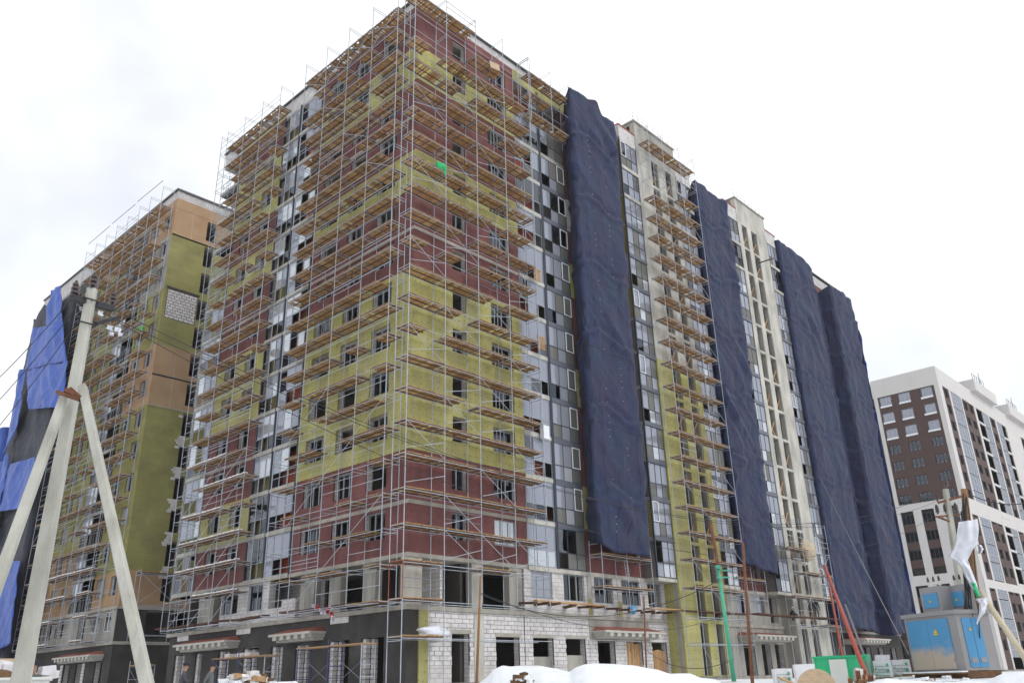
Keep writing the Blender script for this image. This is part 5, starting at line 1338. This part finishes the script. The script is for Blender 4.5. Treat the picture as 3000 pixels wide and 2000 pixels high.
pallet('white wrapped block pallet with green lettering beside the wooden cable reel', 2271, 2322, 1957, 33, .9, .12)
pallet('plain white wrapped block pallet between the lettered one and the green container', 2331, 2390, 1944, 34.5, .9, .1, text=False)
pallet('white lettered block pallet carrying a stack of grey bags near the substation', 2559, 2612, 1934, 38.5, .9, .0)
pallet('wide white lettered block pallet right beside the substation doors', 2613, 2668, 1931, 39.0, .9, .05)
for i in range(4):
    root, q, w, h, u, v = fbox('cement_bag', 'grey-white cement bag in the stack on the lettered pallet', 'bag', 2566, 2609, 1932 - i * 5, 38.8, .7, None, 0, 'stacked cement bags', h=.10)
    soft('sack', q, 0, w, .05, .7, 0, .105, 'white_bag', root, i * 3.0, .02)
# cable reel
rc = at(2393, 2012, 30); dirv = Vector((CP.x - rc.x, CP.y - rc.y, 0)).normalized(); side = Vector((-dirv.y, dirv.x, 0))
RE = emp('cable_reel', 'large round wooden cable reel standing on edge before the green container', 'cable reel', (rc.x, rc.y, gz(rc.x, rc.y)))
R_ = (at(2393, 1957, 30).z - rc.z)
for off in (0, -.55):
    mb = MB(); nseg = 40; c0 = rc + dirv * off
    for d_ in (0, -.06):
        mb.v.append(tuple(c0 + dirv * d_))
        for i in range(nseg): a = 2 * math.pi * i / nseg; mb.v.append(tuple(c0 + dirv * d_ + side * math.cos(a) * R_ * 1.08 + Vector((0, 0, math.sin(a) * R_))))
    for i in range(nseg):
        j = (i + 1) % nseg; mb.f += [(0, 1 + i, 1 + j), (nseg + 1, nseg + 2 + j, nseg + 2 + i), (1 + i, nseg + 2 + i, nseg + 2 + j, 1 + j)]; mb.m += [0, 0, 0]
    link('flange', mb.mesh('flange', ['reel_wood']), RE)
mb = MB(); mb.tube(rc - dirv * .06, rc - dirv * .55, R_ * .55, 20); link('drum', mb.mesh('drum', ['plank']), RE)
mb = MB()
for i in range(4): a = i * 1.57 + .5; p = rc + side * math.cos(a) * .12 + Vector((0, 0, math.sin(a) * .12)); mb.tube(p, p + dirv * .03, .02, 6)
link('bolt', mb.mesh('bolt', ['rust']), RE)
# green container of sheet material
root, q, w, h, u, v = fbox('waste_container', 'bright green waste container with uneven rim behind the cable reel', 'container', 2384, 2542, 1925, 37.0, 2.2, None, -.1)
for n_, bx in (('side', (0, w, 0, .05, 0, h)), ('side', (0, .05, .05, 2, 0, h + .04)), ('side', (w - .05, w, .05, 2, 0, h + .1)), ('side', (0.05, w - .05, 1.95, 2, 0, h + .12))): link(n_, qbox(q, *bx).mesh(n_, ['green_sheet']), root)
for t in (.02, .3, .62, .98): link('rib', qbox(q, w * t - .03, w * t + .03, -.04, -.002, 0, h - .02).mesh('rib', ['green_sheet']), root)
link('rim', qbox(q, -.05, w + .05, -.05, .06, h, h + .07).mesh('rim', ['green_sheet']), root)
root, q, w, h, u, v = fbox('leaning_board', 'plain pale grey board leaning upright before the green container', 'board', 2431, 2481, 1930, 32, .08, None, .05)
link('panel', qbox(q, 0, w, 0, .05, 0, h).mesh('panel', ['board_grey']), root)
root, q, w, h, u, v = fbox('electric_cabinet', 'tilted grey metal cabinet with round knob on scrap timber', 'cabinet', 2503, 2528, 1950, 31, .25, None, .2, h=.42)
o = qbox(q, 0, w, 0, .22, 0, .42); o2 = link('case', o.mesh('case', ['cabinet']), root); link('lid', qbox(q, .015, w - .015, -.02, -.001, .015, .405).mesh('lid', ['board_grey']), root)
root.rotation_euler = (0, .38, .1)
WD = emp('scrap_timber', 'heap of broken brown timber under the tilted grey cabinet', 'timber', at(2520, 1995, 31))
for i in range(12):
    a = at(2490 + rs.uniform(0, 60), 1996, 31 + rs.uniform(-.4, .4)); b = at(2495 + rs.uniform(-5, 60), 1962 + rs.uniform(0, 35), 31 + rs.uniform(-.5, .5)); a.z -= .6
    mb = MB(); mb.beam(a, b, .14, .07); link('timber', mb.mesh('timber', [rs.choice(['timber', 'rust', 'plank'])]), WD)
mb = MB(); mb.beam(at(2285, 1984, 32.6), at(2330, 2004, 32.2), .16, .05); tag(link('orange_plank', mb.mesh('orange_plank', ['plank'])), 'short orange plank lying across the lettered pallet front', 'plank')
# rubble heaps and stacked bags
def chunks(name, label, px, d, n, mats, smin, smax, s, cat='rubble', spread=1.0):
    mb = MB(); r2 = random.Random(s)
    for i in range(n):
        x = r2.uniform(px[0], px[2]); yt = px[1] + (px[3] - px[1]) * r2.random() ** .7
        mid = abs((x - (px[0] + px[2]) / 2) / ((px[2] - px[0]) / 2)); yt += mid * mid * (px[3] - px[1]) * .7
        c = at(x, yt, d + r2.uniform(-spread, spread)); sz = r2.uniform(smin, smax); pts = []
        for q in range(8):
            a = Vector(((q & 1) * 2 - 1, ((q >> 1) & 1) * 2 - 1, ((q >> 2) & 1) * 2 - 1)); pts.append(c + Vector((a.x * r2.uniform(.5, 1), a.y * r2.uniform(.5, 1), a.z * r2.uniform(.3, .7))) * sz)
        mb.hull(pts, [(0, 2, 3, 1), (4, 5, 7, 6), (0, 1, 5, 4), (2, 6, 7, 3), (0, 4, 6, 2), (1, 3, 7, 5)], r2.randrange(len(mats)))
    return tag(link(name, mb.mesh(name, mats)), label, cat, None, 'stuff')
tag(bank('soil_bank', [(630, 2030), (655, 1994), (680, 1982), (715, 1986), (760, 1986), (800, 2000), (840, 2015)], 27.0, 2.0, 'soil', 7.0), kind='structure')
chunks('rubble', 'brown and white rubble heap before the left-face doorways', (652, 1970, 800, 2000), 26.5, 80, ['soil', 'aac', 'snow', 'plank'], .05, .17, 5)
chunks('rubble', 'snowy rubble at the foot of the substation', (2530, 1980, 2900, 2010), 30, 90, ['snow', 'snow', 'soil', 'aac'], .06, .16, 6)
chunks('branch_litter', 'brown twigs and soil poking out of the snow bank', (1508, 1972, 1560, 1996), 13.2, 26, ['soil', 'soil', 'snow'], .03, .10, 8, 'litter', .2)
tag(bank('soil_bank', [(-120, 1985), (-40, 1962), (10, 1958), (60, 1972), (130, 1990), (170, 2015)], 23.0, 1.5, 'soil', 9.0), kind='structure')
for i, (x, y) in enumerate(((8, 1950), (22, 1944), (6, 1962), (25, 1958), (12, 1972), (32, 1970), (138, 1963), (142, 1976), (128, 1980), (72, 1950), (76, 1960))):
    c = at(x, y, 22.5 + (i % 3) * .4); root = emp('plastic_sack', 'crumpled white sack in the heap beside the concrete pole', 'sack', c, 'white sacks in the heap')
    soft('sack', lambda a, b, z, c=c: c + Vector((a, b, z)), -.16, .16, -.12, .12, -.09, .09, 'white_bag', root, i * 1.7, .05)
mb = MB(); c = at(15, 1937, 22.8); mb.box(c.x - .25, c.y - .2, c.z - .08, c.x + .25, c.y + .2, c.z + .06); tag(link('cardboard_box', mb.mesh('cardboard_box', ['reel_wood'])), 'flattened brown carton on top of the white sacks', 'carton')
root, q, w, h, u, v = fbox('rubble_skip', 'pale cream skip rim before the man in the dark cap', 'skip', -40, 142, 1989, 20.5, 1.6, None, 0)
for n_, bx in (('side', (0, w, 0, .05, 0, h)), ('side', (0, w, 1.55, 1.6, 0, h)), ('side', (w - .05, w, .05, 1.55, 0, h)), ('side', (0, .05, .05, 1.55, 0, h)), ('rim', (-.04, w + .04, -.05, .06, h - .01, h + .04))): link(n_, qbox(q, *bx).mesh(n_, ['board_grey']), root)
# small things on the scaffolds
def cloth_lump(label, name, c, s, m, cat, group=None, amp=.5):
    mb = MB(); n = 12; c = Vector(c)
    def fn(i, j):
        a = i * 2 * math.pi; b = (j - .5) * math.pi; p = Vector((math.cos(a) * math.cos(b), math.sin(a) * math.cos(b), math.sin(b)))
        k = 1 + amp * noise.noise(p * 1.8 + c * .7) ; return c + Vector((p.x * s[0], p.y * s[1], p.z * s[2])) * k
    mb.grid(fn, 20, n); return tag(link(name, mb.mesh(name, [m], True)), label, cat, group)
cloth_lump('large cream canvas bundle on the scaffold of the pale stair core', 'canvas_bundle', on_y(2365, 1612, -2.3), (1.05, .6, .95), 'canvas', 'bundle', amp=.25)
cloth_lump('bright green sack caught on the corner scaffold deck', 'green_sack', on_y(1290, 489, -1.3), (.38, .25, .3), 'cloth_green', 'sack')
cloth_lump('green rag end hanging below the bright green sack', 'green_rag', on_y(1303, 500, -1.45), (.10, .10, .35), 'cloth_green', 'rag')
cloth_lump('clear plastic heap on the low corner scaffold deck', 'plastic_heap', on_y(1270, 1852, -1.0), (1.0, .4, .35), 'film', 'plastic heap', amp=.5)
cloth_lump('blue bucket-shaped bundle on the plank row over the boarded doorways', 'blue_bundle', on_y(1852, 1785, -1.0), (.35, .3, .3), 'door_blue_small', 'bundle', amp=.15)
mb = MB(); p = on_y(1450, 190, -1.5)
mb.beam(p + Vector((-.55, 0, -.25)), p + Vector((.55, .05, .0)), .04, .55); tag(link('pale_sheet', mb.mesh('pale_sheet', ['reel_wood'])), 'pale plywood sheet propped on the upper corner scaffold', 'plywood')
TW = emp('barrier_tape', 'tangled red and white barrier tape on the plank over the left-face entrance', 'barrier tape', on_x(945, 1785, -1.3))
for i in range(16):
    t = i / 15; p = on_x(920 + t * 60 + rs.uniform(-8, 8), 1778 + 34 * t ** 2 + rs.uniform(-9, 9), -1.3 - rs.uniform(0, .1)); mb = MB(); scrap(mb, p, .24, rs)
    o = link('tape_strip', mb.mesh('tape_strip', ['tape_red' if i % 2 else 'film']), TW); o.modifiers.new('thickness', 'SOLIDIFY').thickness = .01
for i, (px, py) in enumerate(((1565, 800), (1577, 1000))):
    p = on_y(px, py, -1.5 + .9); PLT = emp('wooden_pallet', 'bare wooden pallet stood up in the open loggia, %s' % ('above the pale grey panes' if i == 0 else 'behind a scaffold deck end'), 'pallet', p)
    for a in range(5): mb = MB(); mb.box(p.x + a * .17, p.y, p.z - .5, p.x + a * .17 + .09, p.y + .03, p.z + .5); link('slat', mb.mesh('slat', ['plank']), PLT)
    for zz in (-.42, 0, .42): mb = MB(); mb.box(p.x - .02, p.y + .031, p.z + zz - .05, p.x + .8, p.y + .1, p.z + zz + .05); link('bearer', mb.mesh('bearer', ['plank']), PLT)
p = on_y(1595, 1262, -.35); mb = MB(); mb.box(p.x - .3, p.y - .2, p.z - .6, p.x + .3, p.y + .15, p.z + .35); tag(link('white_carton', mb.mesh('white_carton', ['wrap_white'])), 'white wrapped carton standing at the loggia edge', 'carton')
mb = MB(); mb.beam(on_y(2225, 770, -1.4), on_y(2262, 758, -4.0), .14, .1); tag(link('steel_beam', mb.mesh('steel_beam', ['soil'])), 'brown hoist beam sticking out near the top of the pale stair core', 'beam')
root = emp('builders_ladder', 'narrow steel ladder on the low scaffold under the first dark net', 'ladder', on_y(1835, 1700, -.6))
p0 = on_y(1838, 1705, -.7); p1 = on_y(1828, 1640, -.7); sx_ = Vector((.38, 0, 0))
mb = MB(); mb.tube(p0, p1, .02, 5); mb.tube(p0 + sx_, p1 + sx_, .02, 5); link('rail', mb.mesh('rail', ['tube']), root)
mb = MB()
for i in range(7): t = (i + .5) / 7; mb.tube(p0.lerp(p1, t), p0.lerp(p1, t) + sx_, .014, 5)
link('rung', mb.mesh('rung', ['tube']), root)
# ------------------------------------------------------------------ PEOPLE
def person(label, loc, yaw, cols, pose='stand', hat='cloth_navy', scale=1.0):
    J = {'pel': (0, 0, .95), 'spi': (.01, 0, 1.15), 'che': (.02, 0, 1.36), 'nec': (.03, 0, 1.50), 'hd0': (.05, 0, 1.58), 'hd1': (.055, 0, 1.68), 'hd2': (.04, 0, 1.75), 'nos': (.15, 0, 1.645)}
    for s, n in ((-1, 'r'), (1, 'l')):
        J.update({'hip' + n: (0, .10 * s, .90), 'kne' + n: (.03, .11 * s, .50), 'ank' + n: (-.01, .11 * s, .09), 'toe' + n: (.17, .13 * s, .04), 'sho' + n: (.01, .19 * s, 1.42)})
        if pose == 'fold': J.update({'elb' + n: (.10, .25 * s, 1.16), 'wri' + n: (.25, .10 * s, 1.14), 'han' + n: (.29, .02 * s, 1.16)})
        elif pose == 'back': J.update({'elb' + n: (-.12, .26 * s, 1.15), 'wri' + n: (-.17, .10 * s, .97), 'han' + n: (-.17, .03 * s, .92)})
        elif pose == 'reach': J.update({'elb' + n: (.18, .24 * s, 1.22), 'wri' + n: (.42, .16 * s, 1.20), 'han' + n: (.49, .14 * s, 1.19)})
        else: J.update({'elb' + n: (-.01, .26 * s, 1.13), 'wri' + n: (.06, .27 * s, .88), 'han' + n: (.08, .265 * s, .80)})
    if pose == 'crouch':
        J.update({'pel': (-.15, 0, .35), 'spi': (-.05, 0, .55), 'che': (.06, 0, .74), 'nec': (.12, 0, .87), 'hd0': (.16, 0, .94), 'hd1': (.18, 0, 1.03), 'hd2': (.17, 0, 1.10), 'nos': (.28, 0, 1.0)})
        for s, n in ((-1, 'r'), (1, 'l')): J.update({'hip' + n: (-.12, .11 * s, .33), 'kne' + n: (.25, .16 * s, .48), 'ank' + n: (.03, .12 * s, .09), 'toe' + n: (.2, .14 * s, .04), 'sho' + n: (.07, .19 * s, .80), 'elb' + n: (.2, .25 * s, .6), 'wri' + n: (.4, .16 * s, .5), 'han' + n: (.47, .14 * s, .47)})
    E = [('pel', 'spi'), ('spi', 'che'), ('che', 'nec'), ('nec', 'hd0'), ('hd0', 'hd1'), ('hd1', 'hd2'), ('hd1', 'nos')]
    Rr = {'pel': .15, 'spi': .145, 'che': .155, 'nec': .06, 'hd0': .075, 'hd1': .098, 'hd2': .075, 'nos': .018}
    for n in 'rl':
        E += [('pel', 'hip' + n), ('hip' + n, 'kne' + n), ('kne' + n, 'ank' + n), ('ank' + n, 'toe' + n), ('che', 'sho' + n), ('sho' + n, 'elb' + n), ('elb' + n, 'wri' + n), ('wri' + n, 'han' + n)]
        Rr.update({'hip' + n: .10, 'kne' + n: .07, 'ank' + n: .052, 'toe' + n: .04, 'sho' + n: .075, 'elb' + n: .058, 'wri' + n: .04, 'han' + n: .036})
        h_ = Vector(J['han' + n]); dv = (h_ - Vector(J['wri' + n])).normalized(); sd = dv.cross(Vector((1, .2, .3))).normalized()
        for i in range(5):
            o_ = (i - 1.5) * .019; ln = (.062, .075, .08, .072, .058)[i]; nm = 'f%d%s' % (i, n)
            b_ = h_ + sd * o_ if i < 4 else h_ - sd * .05 - dv * .02
            J[nm] = tuple(b_ + dv * ln * .55); J[nm + 't'] = tuple(b_ + dv * ln + Vector((.012, 0, -.012))); Rr[nm] = .0095; Rr[nm + 't'] = .008
            E += [('han' + n, nm), (nm, nm + 't')]
    names = list(J); idx = {n: i for i, n in enumerate(names)}
    me = bpy.data.meshes.new('person'); me.from_pydata([J[n] for n in names], [(idx[a], idx[b]) for a, b in E], [])
    bm = bmesh.new(); bm.from_mesh(me); lay = bm.verts.layers.skin.verify(); bm.verts.ensure_lookup_table()
    for n in names: sv = bm.verts[idx[n]][lay]; sv.radius = (Rr[n], Rr[n]); sv.use_root = (n == 'pel')
    bm.to_mesh(me); bm.free()
    m = bpy.data.materials.new('clothes'); m.use_nodes = True; nn = m.node_tree.nodes; ll = m.node_tree.links
    tcn = nn.new('ShaderNodeTexCoord'); sp = nn.new('ShaderNodeSeparateXYZ'); ll.new(tcn.outputs['Object'], sp.inputs[0])
    ramp = nn.new('ShaderNodeValToRGB'); ramp.color_ramp.interpolation = 'CONSTANT'; el = ramp.color_ramp.elements
    waist, neck = (.92, 1.50) if pose != 'crouch' else (.36, .87)
    mr = nn.new('ShaderNodeMapRange'); mr.inputs['From Max'].default_value = 2.0; ll.new(sp.outputs['Z'], mr.inputs['Value'])
    el[0].position = 0; el[0].color = (.03, .03, .035, 1); el[1].position = neck / 2; el[1].color = (.42, .24, .17, 1)
    e = el.new(.06); e.color = (*cols[1], 1); e = el.new(waist / 2); e.color = (*cols[0], 1)
    nz = nn.new('ShaderNodeTexNoise'); nz.inputs['Scale'].default_value = 14; mm = nn.new('ShaderNodeMix'); mm.data_type = 'RGBA'; mm.blend_type = 'MULTIPLY'; mm.inputs['Factor'].default_value = .45
    ll.new(tcn.outputs['Object'], nz.inputs['Vector']); ll.new(mr.outputs['Result'], ramp.inputs['Fac']); ll.new(ramp.outputs['Color'], mm.inputs['A']); ll.new(nz.outputs['Color'], mm.inputs['B'])
    ll.new(mm.outputs['Result'], nn['Principled BSDF'].inputs['Base Color']); nn['Principled BSDF'].inputs['Roughness'].default_value = .85
    me.materials.append(m)
    o = link('person', me, None, loc); tag(o, label, 'person'); o.rotation_euler = (0, 0, yaw); o.scale = (scale,) * 3
    o.modifiers.new('skin', 'SKIN').use_smooth_shade = True; sb = o.modifiers.new('sub', 'SUBSURF'); sb.levels = sb.render_levels = 1
    hz = Vector(J['hd1']); mb = MB()
    mb.grid(lambda i, j: hz + Vector((math.cos(i * 2 * math.pi) * math.cos(j * 1.57) * .118 - .01, math.sin(i * 2 * math.pi) * math.cos(j * 1.57) * .112, .025 + math.sin(j * 1.57) * .115)), 16, 6); mb.tube(hz + Vector((0, 0, .02)), hz + Vector((0, 0, .05)), .12, 14)
    c_ = bpy.data.objects.new('cap', mb.mesh('cap', [hat], True)); COL.objects.link(c_); c_.parent = o
    mb = MB(); [mb.tube(hz + Vector((.088, s * .036, .012)), hz + Vector((.102, s * .036, .012)), .012, 6) for s in (-1, 1)]
    c_ = bpy.data.objects.new('eyes', mb.mesh('eyes', ['black'])); COL.objects.link(c_); c_.parent = o
    return o
rt = math.atan2(-.7, .72)      # facing along the street, to the right in the photograph
def stand(px, py, d, hgt=1.72):
    p = at(px, py, d); return (p.x, p.y, p.z - hgt)
person('man in grey jacket and black cap standing with folded arms before the left-face entrance', stand(541, 1946, 36), rt + .3, ((.07, .07, .09), (.03, .03, .05)), 'fold')
person('man in mottled grey jacket and black cap with his hands behind his back', stand(619, 1948, 36), rt, ((.13, .14, .14), (.03, .03, .04)), 'back')
person('man in dark cap and grey vest reaching forward behind the cream skip', stand(104, 1942, 22), rt + 2.6, ((.10, .11, .13), (.02, .02, .03)), 'reach')
person('dark-clothed worker with a white helmet crouching on the scaffold of the pale stair core', on_y(2322, 1817, -2.2), rt, ((.02, .02, .03), (.03, .03, .04)), 'crouch', 'aac')
person('worker in dark overalls standing on the scaffold of the pale stair core', Vector(on_y(2396, 1812, -2.3)), rt + 1, ((.03, .035, .06), (.12, .13, .14)), 'stand')
pg = on_x(414, 962, -.95); person('worker in a bright green vest on the scaffold of the tan and olive block', (pg.x, pg.y, pg.z - 1.3), rt + 2, ((.12, .60, .10), (.10, .10, .11)), 'reach')

# ------------------------------------------------------------------ thin winter haze over the site
mb = MB(); mb.box(CP.x - 860, CP.y - 860, -4, CP.x + 860, CP.y + 860, 62)
hm = bpy.data.materials.new('haze'); hm.use_nodes = True; hm.node_tree.nodes.clear()
ho = hm.node_tree.nodes.new('ShaderNodeOutputMaterial'); hv = hm.node_tree.nodes.new('ShaderNodeVolumePrincipled')
hv.inputs['Color'].default_value = (.95, .97, 1.0, 1); hv.inputs['Density'].default_value = .00025; hv.inputs['Anisotropy'].default_value = .2
hm.node_tree.links.new(hv.outputs['Volume'], ho.inputs['Volume']); MAT['haze'] = hm
tag(link('haze', mb.mesh('haze', ['haze'])), kind='stuff')
